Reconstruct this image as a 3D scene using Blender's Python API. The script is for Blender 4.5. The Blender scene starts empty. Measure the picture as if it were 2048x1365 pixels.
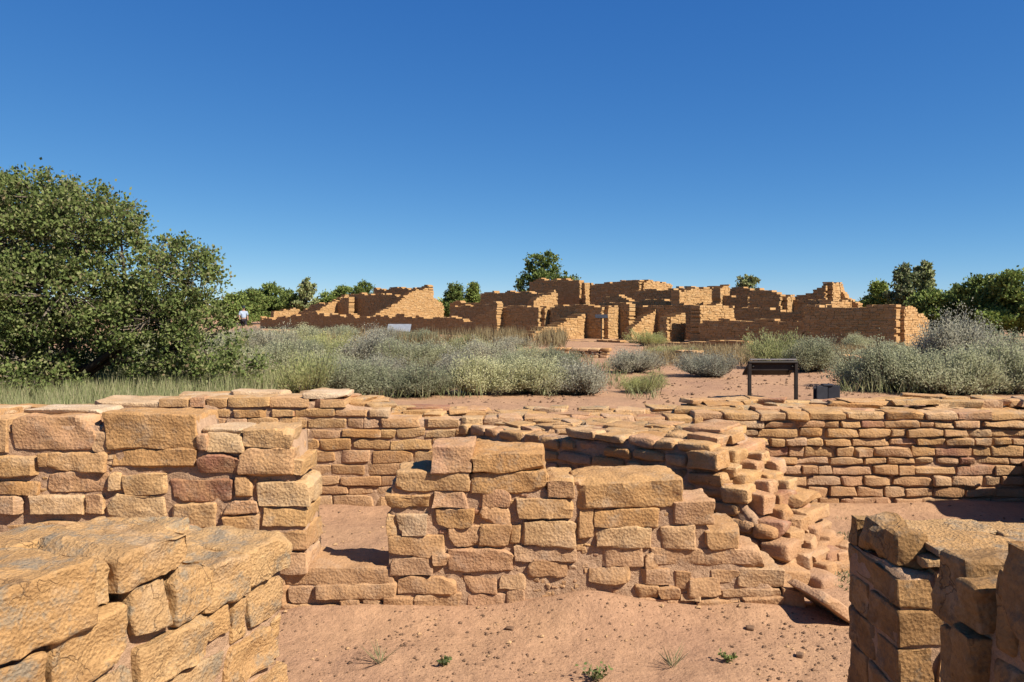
import bpy, math, random
import numpy as np
from mathutils import Vector

# ------------------------------------------------------------------ camera, sky, sun, exposure
S = bpy.context.scene
COL = S.collection
FPX, HORIZON, CX, CAM_Z = 1593.0, 620.0, 1024.0, 1.75      # photograph: 2048 x 1365, focal length in pixels, horizon row

cam_data = bpy.data.cameras.new("camera")
cam_data.sensor_width = 36.0
cam_data.lens = 36.0 * FPX / 2048.0
cam_data.shift_y = -(682.5 - HORIZON) / 2048.0
cam_data.clip_start = 0.05
cam_data.clip_end = 6000.0
cam = bpy.data.objects.new("camera", cam_data)
cam.location = (0, 0, CAM_Z)
cam.rotation_euler = (math.radians(90), 0, 0)
COL.objects.link(cam)
S.camera = cam

SUN_EL, SUN_AZ = math.radians(43), math.radians(122)        # azimuth clockwise from +Y: from the right, a little behind the camera
world = bpy.data.worlds.new("World")
S.world = world
world.use_nodes = True
wn = world.node_tree
sky = wn.nodes.new("ShaderNodeTexSky")
sky.sky_type = 'NISHITA'
sky.sun_disc = False
sky.sun_elevation = SUN_EL
sky.sun_rotation = SUN_AZ
sky.altitude = 2200
sky.air_density = 0.6
sky.dust_density = 0.0
sky.ozone_density = 6.0
bg = wn.nodes["Background"]
bg.inputs["Strength"].default_value = 0.056
# photographic grade of the sky colour: deeper, more even blue from horizon to zenith
_sep, _com = wn.nodes.new("ShaderNodeSeparateColor"), wn.nodes.new("ShaderNodeCombineColor")
wn.links.new(sky.outputs[0], _sep.inputs[0])
for _i, (_k, _p) in enumerate([(1.22, 1.2), (0.90, 0.80), (0.82, 0.44)]):
    _a, _b, _c = (wn.nodes.new("ShaderNodeMath") for _ in range(3))
    _a.operation, _b.operation, _c.operation = 'MULTIPLY', 'POWER', 'MULTIPLY'
    _a.inputs[1].default_value, _b.inputs[1].default_value, _c.inputs[1].default_value = .1, _p, 10 * _k
    wn.links.new(_sep.outputs[_i], _a.inputs[0]); wn.links.new(_a.outputs[0], _b.inputs[0])
    wn.links.new(_b.outputs[0], _c.inputs[0]); wn.links.new(_c.outputs[0], _com.inputs[_i])
wn.links.new(_com.outputs[0], bg.inputs[0])

sun_data = bpy.data.lights.new("sun", 'SUN')
sun_data.energy = 5.0
sun_data.angle = math.radians(0.5)
sun_data.color = (1.0, 0.95, 0.86)
sun = bpy.data.objects.new("sun", sun_data)
SD = Vector((math.cos(SUN_EL) * math.sin(SUN_AZ), math.cos(SUN_EL) * math.cos(SUN_AZ), math.sin(SUN_EL)))
sun.rotation_euler = SD.to_track_quat('Z', 'Y').to_euler()
sun.location = (20, -10, 30)
COL.objects.link(sun)

S.view_settings.view_transform = 'Standard'
S.view_settings.look = 'None'
S.view_settings.gamma = 1.0
S.view_settings.exposure = 0.98
S.view_settings.use_curve_mapping = False
S.cycles.use_denoising = True
S.cycles.max_bounces = 5
S.cycles.diffuse_bounces = 2
S.cycles.transparent_max_bounces = 4

# ------------------------------------------------------------------ helpers
RNG = np.random.default_rng(11)
rnd = random.Random(5)


def U(a, b):
    return rnd.uniform(a, b)


def at(px, py, y):
    """the point at depth y seen at a pixel of the photograph"""
    return Vector(((px - CX) / FPX * y, y, CAM_Z - (py - HORIZON) / FPX * y))


def ztop(py, y):
    return CAM_Z - (py - HORIZON) / FPX * y


def link(name, data, parent=None, loc=(0, 0, 0), rot=(0, 0, 0)):
    o = bpy.data.objects.new(name, data)
    COL.objects.link(o)
    if parent is not None:
        o.parent = parent
    o.location = loc
    o.rotation_euler = rot
    return o


def tag(o, label, cat, group=None, kind=None):
    o["label"] = label
    if cat:
        o["category"] = cat
    if group:
        o["group"] = group
    if kind:
        o["kind"] = kind
    return o


def mk(name, V, F, mat=None, smooth=False):
    """fast mesh from vertex array and a face array (quads or triangles)"""
    V = np.asarray(V, dtype=np.float32)
    F = np.asarray(F, dtype=np.int32)
    me = bpy.data.meshes.new(name)
    me.vertices.add(len(V))
    me.vertices.foreach_set("co", V.ravel())
    n, k = F.shape
    me.loops.add(n * k)
    me.loops.foreach_set("vertex_index", F.ravel())
    me.polygons.add(n)
    me.polygons.foreach_set("loop_start", np.arange(0, n * k, k, dtype=np.int32))
    me.polygons.foreach_set("loop_total", np.full(n, k, dtype=np.int32))
    me.polygons.foreach_set("use_smooth", np.full(n, smooth, dtype=bool))
    me.update(calc_edges=True)
    me.validate()
    if mat:
        me.materials.append(mat)
    return me


def copy_tree(o, parent=None):
    c = o.copy()
    COL.objects.link(c)
    c.parent = parent
    for ch in list(o.children):
        copy_tree(ch, c)
    return c


def vnoise(P, seed=0):
    """value noise in -1..1 for an (n,3) array"""
    P = np.asarray(P, dtype=np.float64)
    I = np.floor(P).astype(np.int64)
    f = P - I
    f = f * f * (3 - 2 * f)
    out = np.zeros(len(P))
    for dx in (0, 1):
        wx = f[:, 0] if dx else 1 - f[:, 0]
        for dy in (0, 1):
            wy = f[:, 1] if dy else 1 - f[:, 1]
            for dz in (0, 1):
                wz = f[:, 2] if dz else 1 - f[:, 2]
                h = ((I[:, 0] + dx) * 374761393 + (I[:, 1] + dy) * 668265263 + (I[:, 2] + dz) * 2147483647 + seed * 974711) & 0xffffffff
                h = ((h ^ (h >> 13)) * 1274126177) & 0xffffffff
                h = h ^ (h >> 16)
                out += wx * wy * wz * ((h & 0xffff) / 32767.5 - 1)
    return out


def fbm(P, seed=0, octv=3):
    P = np.asarray(P, dtype=np.float64)
    s, a = 0, 1.0
    for i in range(octv):
        s = s + a * vnoise(P * (2.03 ** i) + i * 17.3, seed + i)
        a *= 0.5
    return s


# ------------------------------------------------------------------ materials
def new_mat(name):
    m = bpy.data.materials.new(name)
    m.use_nodes = True
    nt = m.node_tree
    b = nt.nodes["Principled BSDF"]
    b.inputs["Roughness"].default_value = 0.9
    b.inputs["Specular IOR Level"].default_value = 0.15
    return m, nt, b


def N(nt, t, **kw):
    n = nt.nodes.new(t)
    for k, v in kw.items():
        setattr(n, k, v)
    return n


def noise(nt, vec, scale, detail=4, rough=0.6):
    n = N(nt, "ShaderNodeTexNoise")
    n.inputs["Scale"].default_value = scale
    n.inputs["Detail"].default_value = detail
    n.inputs["Roughness"].default_value = rough
    if vec is not None:
        nt.links.new(vec, n.inputs["Vector"])
    return n.outputs["Fac"]


def ramp(nt, fac, stops, interp='LINEAR'):
    r = N(nt, "ShaderNodeValToRGB")
    r.color_ramp.interpolation = interp
    el = r.color_ramp.elements
    el[0].position, el[0].color = stops[0][0], (*stops[0][1], 1)
    el[1].position, el[1].color = stops[-1][0], (*stops[-1][1], 1)
    for p, c in stops[1:-1]:
        e = el.new(p)
        e.color = (*c, 1)
    nt.links.new(fac, r.inputs[0])
    return r.outputs[0]


def mixc(nt, fac, a, b, mode='MIX'):
    m = N(nt, "ShaderNodeMix", data_type='RGBA', blend_type=mode)
    for sock, v in ((m.inputs[0], fac), (m.inputs[6], a), (m.inputs[7], b)):
        if isinstance(v, (int, float)):
            sock.default_value = v
        elif isinstance(v, tuple):
            sock.default_value = (*v, 1)
        else:
            nt.links.new(v, sock)
    return m.outputs[2]


def math_n(nt, op, a, b=None, clamp=False):
    m = N(nt, "ShaderNodeMath", operation=op, use_clamp=clamp)
    for s, v in zip(m.inputs, (a, b)):
        if v is None:
            continue
        if isinstance(v, (int, float)):
            s.default_value = v
        else:
            nt.links.new(v, s)
    return m.outputs[0]


def bump(nt, b, h, strength, dist):
    n = N(nt, "ShaderNodeBump")
    n.inputs["Strength"].default_value = strength
    n.inputs["Distance"].default_value = dist
    nt.links.new(h, n.inputs["Height"])
    nt.links.new(n.outputs[0], b.inputs["Normal"])


ALB = 0.70      # overall albedo of the place
SAND = (0.51, 0.295, 0.163)


def stone_material(name, scale=1.0, dust=0.4, lichen=0.35, palette=None, relief=.52, crack=.5, lich_col=(.30, .265, .21), lich_scale=9, lich_lo=.53):
    m, nt, b = new_mat(name)
    tc = N(nt, "ShaderNodeTexCoord")
    oi = N(nt, "ShaderNodeObjectInfo")
    ge = N(nt, "ShaderNodeNewGeometry")
    rand = math_n(nt, 'FRACT', math_n(nt, 'ADD', oi.outputs["Random"], ge.outputs["Random Per Island"]))
    off = N(nt, "ShaderNodeVectorMath", operation='ADD')
    sc = N(nt, "ShaderNodeVectorMath", operation='SCALE')
    nt.links.new(tc.outputs["Object"], off.inputs[0])
    comb = N(nt, "ShaderNodeCombineXYZ")
    r37 = math_n(nt, 'MULTIPLY', rand, 37.0)
    nt.links.new(r37, comb.inputs[0]); nt.links.new(r37, comb.inputs[2])
    nt.links.new(comb.outputs[0], off.inputs[1])
    nt.links.new(off.outputs[0], sc.inputs[0])
    sc.inputs[3].default_value = scale
    v = sc.outputs[0]
    base = ramp(nt, rand, palette or [(0, (0.598, 0.340, 0.145)), (.14, (0.524, 0.270, 0.102)), (.26, (0.682, 0.464, 0.253)), (.38, (0.587, 0.323, 0.182)), (.5, (0.629, 0.377, 0.161)),
                          (.62, (0.493, 0.275, 0.128)), (.74, (0.692, 0.431, 0.204)), (.84, (0.577, 0.308, 0.177)), (.93, (0.609, 0.431, 0.268)), (.955, (0.377, 0.162, 0.102)), (1.0, (0.399, 0.183, 0.118))])
    big = noise(nt, v, 5.0, 5, .65)
    c = mixc(nt, ramp(nt, big, [(.35, (0, 0, 0)), (.7, (.7, .7, .7))]), base, (.60, .345, .145))
    # horizontal bedding of the sandstone
    st = N(nt, "ShaderNodeMapping")
    st.inputs["Scale"].default_value = (3, 3, 26)
    nt.links.new(v, st.inputs[0])
    bed = noise(nt, st.outputs[0], 1.6, 3, .6)
    c = mixc(nt, .38, c, ramp(nt, bed, [(.3, (.62, .58, .52)), (.7, (1.18, 1.15, 1.1))]), 'MULTIPLY')
    grain = noise(nt, v, 75, 3, .7)
    c = mixc(nt, .6, c, ramp(nt, grain, [(.3, (.66, .62, .58)), (.72, (1.25, 1.25, 1.25))]), 'MULTIPLY')
    stn = noise(nt, v, 3.4, 7, .62)
    c = mixc(nt, math_n(nt, 'MULTIPLY', ramp(nt, stn, [(.52, (0, 0, 0)), (.70, (1, 1, 1))]), .5), c, (.34, .175, .07))
    stp = noise(nt, off.outputs[0], 6.1, 6, .66)
    c = mixc(nt, math_n(nt, 'MULTIPLY', ramp(nt, stp, [(.54, (0, 0, 0)), (.72, (1, 1, 1))]), .5), c, (.66, .47, .30))
    # grey lichen and dark weathering specks
    li = noise(nt, v, lich_scale, 8, .8)
    c = mixc(nt, math_n(nt, 'MULTIPLY', ramp(nt, li, [(lich_lo, (0, 0, 0)), (lich_lo + .1, (1, 1, 1))]), lichen), c, lich_col)
    sp = noise(nt, v, 120, 2, .6)
    c = mixc(nt, math_n(nt, 'MULTIPLY', ramp(nt, sp, [(.66, (0, 0, 0)), (.74, (1, 1, 1))]), .75), c, (.12, .075, .04))
    ck = N(nt, "ShaderNodeTexVoronoi", feature='DISTANCE_TO_EDGE')
    ck.inputs["Scale"].default_value = 5.5
    dst = N(nt, "ShaderNodeVectorMath", operation='ADD')
    nz = N(nt, "ShaderNodeTexNoise"); nz.inputs["Scale"].default_value = 9; nz.inputs["Detail"].default_value = 4
    nt.links.new(v, nz.inputs["Vector"])
    nsc = N(nt, "ShaderNodeVectorMath", operation='SCALE'); nsc.inputs[3].default_value = .22
    nt.links.new(nz.outputs["Color"], nsc.inputs[0])
    nt.links.new(v, dst.inputs[0]); nt.links.new(nsc.outputs[0], dst.inputs[1])
    nt.links.new(dst.outputs[0], ck.inputs["Vector"])
    cmask = math_n(nt, 'MULTIPLY', ramp(nt, ck.outputs["Distance"], [(.004, (1, 1, 1)), (.022, (0, 0, 0))]), ramp(nt, noise(nt, v, 3.3, 2, .5), [(.50, (0, 0, 0)), (.60, (1, 1, 1))]))
    c = mixc(nt, math_n(nt, 'MULTIPLY', cmask, crack), c, (.13, .07, .035))
    # rain-splashed red soil on the lowest courses
    sep = N(nt, "ShaderNodeSeparateXYZ")
    nt.links.new(ge.outputs["Position"], sep.inputs[0])
    n2 = noise(nt, ge.outputs["Position"], 4.0, 4, .6)
    hz = math_n(nt, 'ADD', sep.outputs[2], math_n(nt, 'MULTIPLY', n2, -.5))
    dfac = ramp(nt, hz, [(0.0, (1, 1, 1)), (.30, (0, 0, 0))])
    c = mixc(nt, math_n(nt, 'MULTIPLY', dfac, dust), c, (.45, .25, .145))
    c = mixc(nt, 1.0, c, (ALB,) * 3, 'MULTIPLY')
    nt.links.new(c, b.inputs["Base Color"])
    vo = N(nt, "ShaderNodeTexVoronoi")
    vo.inputs["Scale"].default_value = 62
    nt.links.new(v, vo.inputs["Vector"])
    h = math_n(nt, 'ADD', math_n(nt, 'MULTIPLY', noise(nt, v, 40, 8, .75), 1.0), math_n(nt, 'MULTIPLY', vo.outputs["Distance"], .55))
    h = math_n(nt, 'ADD', h, math_n(nt, 'MULTIPLY', bed, .4))
    h = math_n(nt, 'SUBTRACT', h, math_n(nt, 'MULTIPLY', cmask, .5 * crack))
    bump(nt, b, h, relief, 0.016 / scale)
    return m


def soil_material(name, base, dark, scale=1.0, speck=.5):
    m, nt, b = new_mat(name)
    ge = N(nt, "ShaderNodeNewGeometry")
    v = ge.outputs["Position"]
    n1 = noise(nt, v, .9 * scale, 5, .6)
    c = ramp(nt, n1, [(.3, dark), (.62, base), (.8, tuple(min(1, x * 1.12) for x in base))])
    n2 = noise(nt, v, 9 * scale, 5, .7)
    c = mixc(nt, .6, c, ramp(nt, n2, [(.3, (.74, .72, .70)), (.7, (1.16, 1.16, 1.16))]), 'MULTIPLY')
    n3 = noise(nt, v, 70 * scale, 3, .7)
    c = mixc(nt, .5, c, ramp(nt, n3, [(.3, (.7, .68, .66)), (.7, (1.2, 1.2, 1.2))]), 'MULTIPLY')
    sp = noise(nt, v, 46 * scale, 2, .5)
    c = mixc(nt, math_n(nt, 'MULTIPLY', ramp(nt, sp, [(.66, (0, 0, 0)), (.72, (1, 1, 1))]), speck), c, (.13, .075, .045))
    c = mixc(nt, 1.0, c, (ALB,) * 3, 'MULTIPLY')
    nt.links.new(c, b.inputs["Base Color"])
    h = math_n(nt, 'ADD', noise(nt, v, 14 * scale, 6, .7), math_n(nt, 'MULTIPLY', n3, .25))
    h = math_n(nt, 'ADD', h, math_n(nt, 'MULTIPLY', noise(nt, v, 4.2 * scale, 4, .55), 1.8))
    bump(nt, b, h, .8, .022)
    return m


def leaf_material(name, stops, transl=.35, rough=.75):
    m, nt, b = new_mat(name)
    ge = N(nt, "ShaderNodeNewGeometry")
    c = ramp(nt, ge.outputs["Random Per Island"], stops)
    oi = N(nt, "ShaderNodeObjectInfo")
    c = mixc(nt, .75, c, ramp(nt, oi.outputs["Random"], [(0, (.55, .58, .60)), (.5, (.95, .95, .95)), (1, (1.3, 1.25, 1.1))]), 'MULTIPLY')
    c = mixc(nt, 1.0, c, (ALB,) * 3, 'MULTIPLY')
    nt.links.new(c, b.inputs["Base Color"])
    b.inputs["Roughness"].default_value = rough
    t = N(nt, "ShaderNodeBsdfTranslucent")
    nt.links.new(c, t.inputs[0])
    ms = N(nt, "ShaderNodeMixShader")
    ms.inputs[0].default_value = transl
    nt.links.new(b.outputs[0], ms.inputs[1])
    nt.links.new(t.outputs[0], ms.inputs[2])
    nt.links.new(ms.outputs[0], nt.nodes["Material Output"].inputs[0])
    return m


def plain(name, col, rough=.7, var=.25, scale=20, metal=0.0):
    m, nt, b = new_mat(name)
    tc = N(nt, "ShaderNodeTexCoord")
    n = noise(nt, tc.outputs["Object"], scale, 4, .6)
    c = mixc(nt, 1.0, col, ramp(nt, n, [(.3, (1 - var,) * 3), (.7, (1 + var,) * 3)]), 'MULTIPLY')
    c = mixc(nt, 1.0, c, (ALB,) * 3, 'MULTIPLY')
    nt.links.new(c, b.inputs["Base Color"])
    b.inputs["Roughness"].default_value = rough
    b.inputs["Metallic"].default_value = metal
    return m


M = {}
M['stone'] = stone_material("sandstone")
M['stone_lichen'] = stone_material("weathered_sandstone", 1.5, .2, .85,
    [(0, (0.650, 0.394, 0.174)), (.3, (0.598, 0.340, 0.140)), (.55, (0.671, 0.432, 0.207)), (.8, (0.598, 0.356, 0.160)), (.95, (0.566, 0.389, 0.213)), (1, (0.545, 0.324, 0.174))], .85, .6, (.31, .25, .175), 4.2, .51)
M['stone_pale'] = stone_material("pale_sandstone", 1.2, .1, .2, [(0, (.78, .57, .37)), (.5, (.72, .50, .30)), (1, (.82, .63, .44))], .7, .3)
M['stone_shaded'] = stone_material("shade_darkened_lichened_sandstone", 1.3, .1, .7,
    [(0, (.34, .19, .075)), (.4, (.28, .15, .06)), (.7, (.36, .215, .095)), (1, (.30, .16, .07))], .7, .8, (.14, .115, .085))  # dark lichen, plus a palette darkened to paint in shade on these walls
M['stone_far'] = stone_material("distant_sandstone", .6, .15, .2,
    [(0, (.60, .37, .165)), (.25, (.54, .31, .125)), (.5, (.64, .42, .20)), (.75, (.52, .30, .12)), (1, (.55, .34, .145))], .5, 0)
M['mortar'] = soil_material("mud_mortar", (.60, .38, .23), (.52, .31, .18), 3.0, .3)
M['mortar_far'] = soil_material("distant_mud_mortar", (.52, .30, .125), (.44, .24, .095), 1.0, .3)
M['sand'] = soil_material("red_sandy_soil", SAND, (.42, .235, .14), 1.0, .75)
M['pebble'] = plain("dark_pebble", (.21, .12, .07), .9, .4, 30)
M['chip'] = plain("sandstone_chip", (.50, .30, .15), .9, .3, 30)
M['bark'] = plain("dark_bark", (.06, .045, .035), .95, .4, 30)
M['twig'] = plain("grey_twig", (.17, .14, .115), .95, .35, 30)
M['oak'] = leaf_material("oak_leaf", [(0, (0.107, 0.148, 0.042)), (.35, (0.166, 0.212, 0.061)), (.7, (0.234, 0.272, 0.089)), (.9, (0.302, 0.306, 0.140)), (1, (0.274, 0.198, 0.112))])
M['oak_twig'] = leaf_material("dry_oak_twig", [(0, (.14, .11, .085)), (1, (.22, .18, .14))], .1)
M['sage'] = leaf_material("sagebrush_leaf", [(0, (0.508, 0.510, 0.284)), (.5, (0.626, 0.612, 0.363)), (1, (0.756, 0.714, 0.451))], .5, .95)
M['sage_grey'] = leaf_material("grey_sagebrush_leaf", [(0, (.46, .43, .31)), (.5, (.57, .535, .39)), (1, (.69, .64, .47))], .5, .95)
M['rabbit'] = leaf_material("rabbitbrush_leaf", [(0, (.40, .43, .16)), (.5, (.54, .55, .23)), (.85, (.66, .63, .31)), (1, (.70, .60, .30))], .5, .95)
M['juniper'] = leaf_material("juniper_leaf", [(0, (0.128, 0.182, 0.047)), (.5, (0.225, 0.294, 0.068)), (.9, (0.330, 0.371, 0.095)), (1, (0.405, 0.378, 0.135))], .2)
M['pinyon'] = leaf_material("pale_pinyon_leaf", [(0, (0.180, 0.224, 0.081)), (.5, (0.285, 0.322, 0.135)), (1, (0.420, 0.406, 0.230))], .2)
M['grass'] = leaf_material("green_grass_blade", [(0, (0.228, 0.255, 0.096)), (.6, (0.367, 0.375, 0.176)), (1, (0.560, 0.480, 0.288))], .35)
M['dry_grass'] = leaf_material("dry_grass_blade", [(0, (.34, .24, .11)), (.6, (.43, .32, .16)), (1, (.50, .40, .22))], .35)
M['metal'] = plain("dark_brown_metal", (.035, .026, .022), .55, .25, 8)
M['box'] = plain("charcoal_metal", (.04, .04, .048), .6, .25, 8)
M['panel_grey'] = plain("faded_sign_panel", (.27, .28, .30), .5, .2, 6)
M['panel_edge'] = plain("weathered_panel_edge", (.23, .20, .19), .6, .25, 10)
M['shirt'] = plain("pale_blue_cloth", (.42, .50, .62), .9, .1, 6)
M['short'] = plain("dark_cloth", (.03, .025, .03), .9, .1, 6)
M['skin'] = plain("skin", (.45, .26, .18), .6, .05, 6)
M['hat'] = plain("dark_cap_cloth", (.03, .045, .05), .9, .1, 6)


# ------------------------------------------------------------------ stones and walls
def axis_pts(h, r, cell):
    inner = max(h - r, 1e-4)
    k = max(1, int(round(2 * inner / cell)))
    return np.concatenate([[-h, -h + .3 * r], np.linspace(-inner, inner, k + 1), [h - .3 * r, h]])


def stone_mesh(dx, dy, dz, seed, cell=.04, r=.028, rough=1.0, skew=.10, mat=None, cuts=4):
    """a weathered, roughly squared block"""
    g = np.random.default_rng(seed)
    hx, hy, hz = dx / 2, dy / 2, dz / 2
    r = min(r, hx * .8, hy * .8, hz * .8)
    ax = [axis_pts(h, r, cell) for h in (hx, hy, hz)]
    V, F, n0 = [], [], 0
    for a in range(3):
        b, c = (a + 1) % 3, (a + 2) % 3
        B, C = np.meshgrid(ax[b], ax[c], indexing='ij')
        nb, nc = B.shape
        idx = np.arange(nb * nc).reshape(nb, nc)
        q = np.stack([idx[:-1, :-1], idx[1:, :-1], idx[1:, 1:], idx[:-1, 1:]], -1).reshape(-1, 4)
        for s in (-1, 1):
            P = np.zeros((nb * nc, 3))
            P[:, a] = s * (hx, hy, hz)[a]
            P[:, b], P[:, c] = B.ravel(), C.ravel()
            V.append(P)
            F.append((q if s > 0 else q[:, ::-1]) + n0)
            n0 += nb * nc
    V, F = np.concatenate(V), np.concatenate(F)
    key = np.round(V, 5)
    _, first, inv = np.unique(key, axis=0, return_index=True, return_inverse=True)
    V, F = V[first], inv.ravel()[F]
    half = np.array([hx, hy, hz])
    rr = r * (1 + .7 * vnoise(V * 12 + seed * 3.1, seed))[:, None]
    inner = np.clip(V, -(half - rr), half - rr)
    d = V - inner
    ln = np.linalg.norm(d, axis=1, keepdims=True)
    nrm = d / np.maximum(ln, 1e-9)
    V = inner + nrm * rr
    # uneven corners
    T = V / half * .5 + .5
    off = g.uniform(-1, 1, (2, 2, 2, 3)) * half * 2 * skew * np.array([.5, .6, .9])
    D = np.zeros_like(V)
    for i in (0, 1):
        for j in (0, 1):
            for k in (0, 1):
                w = (T[:, 0] if i else 1 - T[:, 0]) * (T[:, 1] if j else 1 - T[:, 1]) * (T[:, 2] if k else 1 - T[:, 2])
                D += w[:, None] * off[i, j, k]
    V = V + D
    # broken faces: cut corners and edges by a few random planes
    for _ in range(cuts):
        dv = g.choice([-1, 1], 3) * g.uniform(.25, 1, 3)
        dv[g.integers(3)] *= g.choice([0, .35, 1])
        dv = dv / half
        dv /= np.linalg.norm(dv)
        sup = np.abs(dv) @ half
        lim = sup * g.uniform(.74, .93)
        over = np.maximum(V @ dv - lim, 0)
        V = V - over[:, None] * dv[None] * .92
    o = seed * 7.7
    disp = .0075 * vnoise(V * 8 + o, seed) + .0055 * vnoise(V * 19 + o, seed + 1)
    if cell < .03:
        disp = disp + .0045 * vnoise(V * 45 + o, seed + 2) - .0045 * np.abs(vnoise(V * np.array([10, 10, 30]) + o, seed + 5))
    # a spalled chip or two
    for _ in range(4 if cell < .016 and half.max() > .11 else 2):
        cpt = g.uniform(-1, 1, 3) * half
        dist = np.linalg.norm((V - cpt) / np.array([1, 1, .6]), axis=1)
        disp = disp - min(.020, .22 * half.min()) * np.clip(1 - dist / (.09 + .05 * g.random()), 0, 1)
    V = V + nrm * (disp * rough)[:, None]
    me = mk("stone", V, F, mat, True)
    me.set_sharp_from_angle(angle=math.radians(24))
    return me


SEED = [100]


def place_stone(root, c, dims, yaw, cell=.04, r=.016, rough=1.0, skew=.10, tilt=.03, mat='stone', label=None, roll=None, cuts=4):
    SEED[0] += 1
    me = stone_mesh(*dims, SEED[0], cell, r, rough, skew, M[mat], cuts)
    o = link("stone", me, root, Vector(c) - root.location,
             (U(-tilt, tilt), (U(-tilt, tilt) if roll is None else roll), yaw + U(-tilt, tilt)))
    if label:
        o["label"] = label
    return o


def empty(name, loc):
    o = link(name, None, None, loc)
    o.empty_display_size = .2
    return o


class Wall:
    """a wall with its own frame: u along its face, w into its thickness, z up"""

    def __init__(self, name, org, e, n, label, cat='wall', group=None):
        self.root = tag(empty(name, (org[0], org[1], 0)), label, cat, group, 'thing')
        self.o = Vector((org[0], org[1], 0))
        self.e = Vector((e[0], e[1], 0)).normalized()
        self.n = Vector((n[0], n[1], 0)).normalized()
        self.yaw = math.atan2(self.e.y, self.e.x)

    def P(self, u, w, z):
        return self.o + self.e * u - self.n * w + Vector((0, 0, z))

    def stone(self, u0, z0, u1, z1, w0, w1, **kw):
        return place_stone(self.root, self.P((u0 + u1) / 2, (w0 + w1) / 2, (z0 + z1) / 2), (u1 - u0, w1 - w0, z1 - z0), self.yaw, **kw)

    def courses(self, u0, u1, topf, zb=0.0, hr=(.1, .15), lr=(.2, .45), w=(0, .25), gap=.014, only_top=None, proud=.02, zmax=9, **kw):
        z = zb
        while z < zmax:
            h = U(*hr)
            u = u0 - U(0, .15)
            any_ = False
            while u < u1:
                L = U(*lr)
                um = u + L / 2
                t = topf(min(max(um, u0), u1))
                if z + h * .6 < t:
                    any_ = True
                    if only_top is None or z + h > t - only_top:
                        a, b = max(u, u0 - .04), min(u + L, u1 + .04)
                        if b - a > .07:
                            hh = h * U(.88, 1.0)
                            pr = U(-proud, proud)
                            self.stone(a + gap / 2, z + gap / 2, b - gap / 2, z + hh - gap / 2, w[0] + pr, w[1] + pr, **kw)
                u += L
            z += h
            if not any_:
                break

    def core(self, u0, u1, topf, w0, w1, zb=-.15, drop=.02, du=.035, mat='mortar', amp=.014, seed=3):
        n = max(4, int((u1 - u0) / du))
        us = np.linspace(u0, u1, n)
        tops = np.array([topf(u) - drop for u in us])
        nz = 18
        rows = []
        fr = np.linspace(0, 1, nz)
        nw = 7
        prof = [(w0, f) for f in fr] + [(w0 + (w1 - w0) * k / nw, 1.0) for k in range(1, nw)] + [(w1, f) for f in fr[::-1]]
        for u, t in zip(us, tops):
            for w, f in prof:
                rows.append((u, w, zb + (t - zb) * f))
        V = np.array(rows)
        V += amp * np.stack([vnoise(V * 9 + 5, seed + k) for k in range(3)], -1) + amp * .5 * np.stack([vnoise(V * 23 + 9, seed + 5 + k) for k in range(3)], -1)
        m = len(prof)
        idx = np.arange(n * m).reshape(n, m)
        F = np.stack([idx[:-1, :-1], idx[:-1, 1:], idx[1:, 1:], idx[1:, :-1]], -1).reshape(-1, 4)
        caps = []
        for row in (idx[0], idx[-1]):
            h = m // 2
            for k in range(h):
                caps.append((row[k], row[k + 1], row[m - 2 - k], row[m - 1 - k]) if row is idx[0] else (row[m - 1 - k], row[m - 2 - k], row[k + 1], row[k]))
        F = np.concatenate([F, np.array([c for c in caps if len(set(c)) == 4])])
        e, nn = np.array(self.e), np.array(self.n)
        W = V[:, :1] * e[None] - V[:, 1:2] * nn[None]
        W[:, 2] += V[:, 2]
        return link("mortar", mk("mortar", W, F, M[mat], True), self.root)


def pw(pts):
    xs, ys = [p[0] for p in pts], [p[1] for p in pts]
    return lambda u: float(np.interp(u, xs, ys))


# ------------------------------------------------------------------ ground
def ground_z(x, y):
    """height of the soil (arrays)"""
    x, y = np.asarray(x, float), np.asarray(y, float)

    def ss(a, b, t):
        k = np.clip((t - a) / (b - a), 0, 1)
        return k * k * (3 - 2 * k)
    P = np.stack([x, y, x * 0], -1).reshape(-1, 3)
    z = .25 * ss(7.6, 9.0, y) + .02 * fbm(P * .7, 3, 3).reshape(x.shape) * ss(60, 20, y)
    z = z + .012 * fbm(P * 4.5, 8, 3).reshape(x.shape) * ss(40, 10, y)
    z = z + .07 * np.exp(-(((x - .42) / .36) ** 2 + ((y - 4.5) / .2) ** 2))          # sand washed against the cross wall
    z = z + .05 * np.exp(-((y - 4.56) / .16) ** 2) * ss(-1.5, -1.2, x) * ss(1.9, 1.5, x)
    z = z + .04 * np.exp(-((y - 7.02) / .2) ** 2)
    z = z + .05 * np.exp(-(((x - 2.0) / .5) ** 2 + ((y - 5.1) / .5) ** 2))
    z = z - .02 * ss(200, 2000, y)
    return z


def build_ground():
    ys = np.concatenate([np.arange(-6, 2.5, .5), np.arange(2.5, 9.2, .06), np.arange(9.2, 24, .25), np.arange(24, 70, 1.5), np.geomspace(70, 4500, 26)])
    xn = np.concatenate([np.arange(0, 4, .06), np.arange(4, 8, .2), np.arange(8, 30, 1.0), np.geomspace(30, 4500, 26)])
    xs = np.concatenate([-xn[:0:-1], xn])
    X, Y = np.meshgrid(xs, ys, indexing='ij')
    Z = ground_z(X, Y)
    V = np.stack([X, Y, Z], -1).reshape(-1, 3)
    n, m = X.shape
    idx = np.arange(n * m).reshape(n, m)
    F = np.stack([idx[:-1, :-1], idx[1:, :-1], idx[1:, 1:], idx[:-1, 1:]], -1).reshape(-1, 4)
    o = link("ground", mk("ground", V, F, M['sand'], True))
    o["kind"] = "structure"
    o["label"] = "red sandy soil inside and around the ruined rooms"


build_ground()


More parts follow.
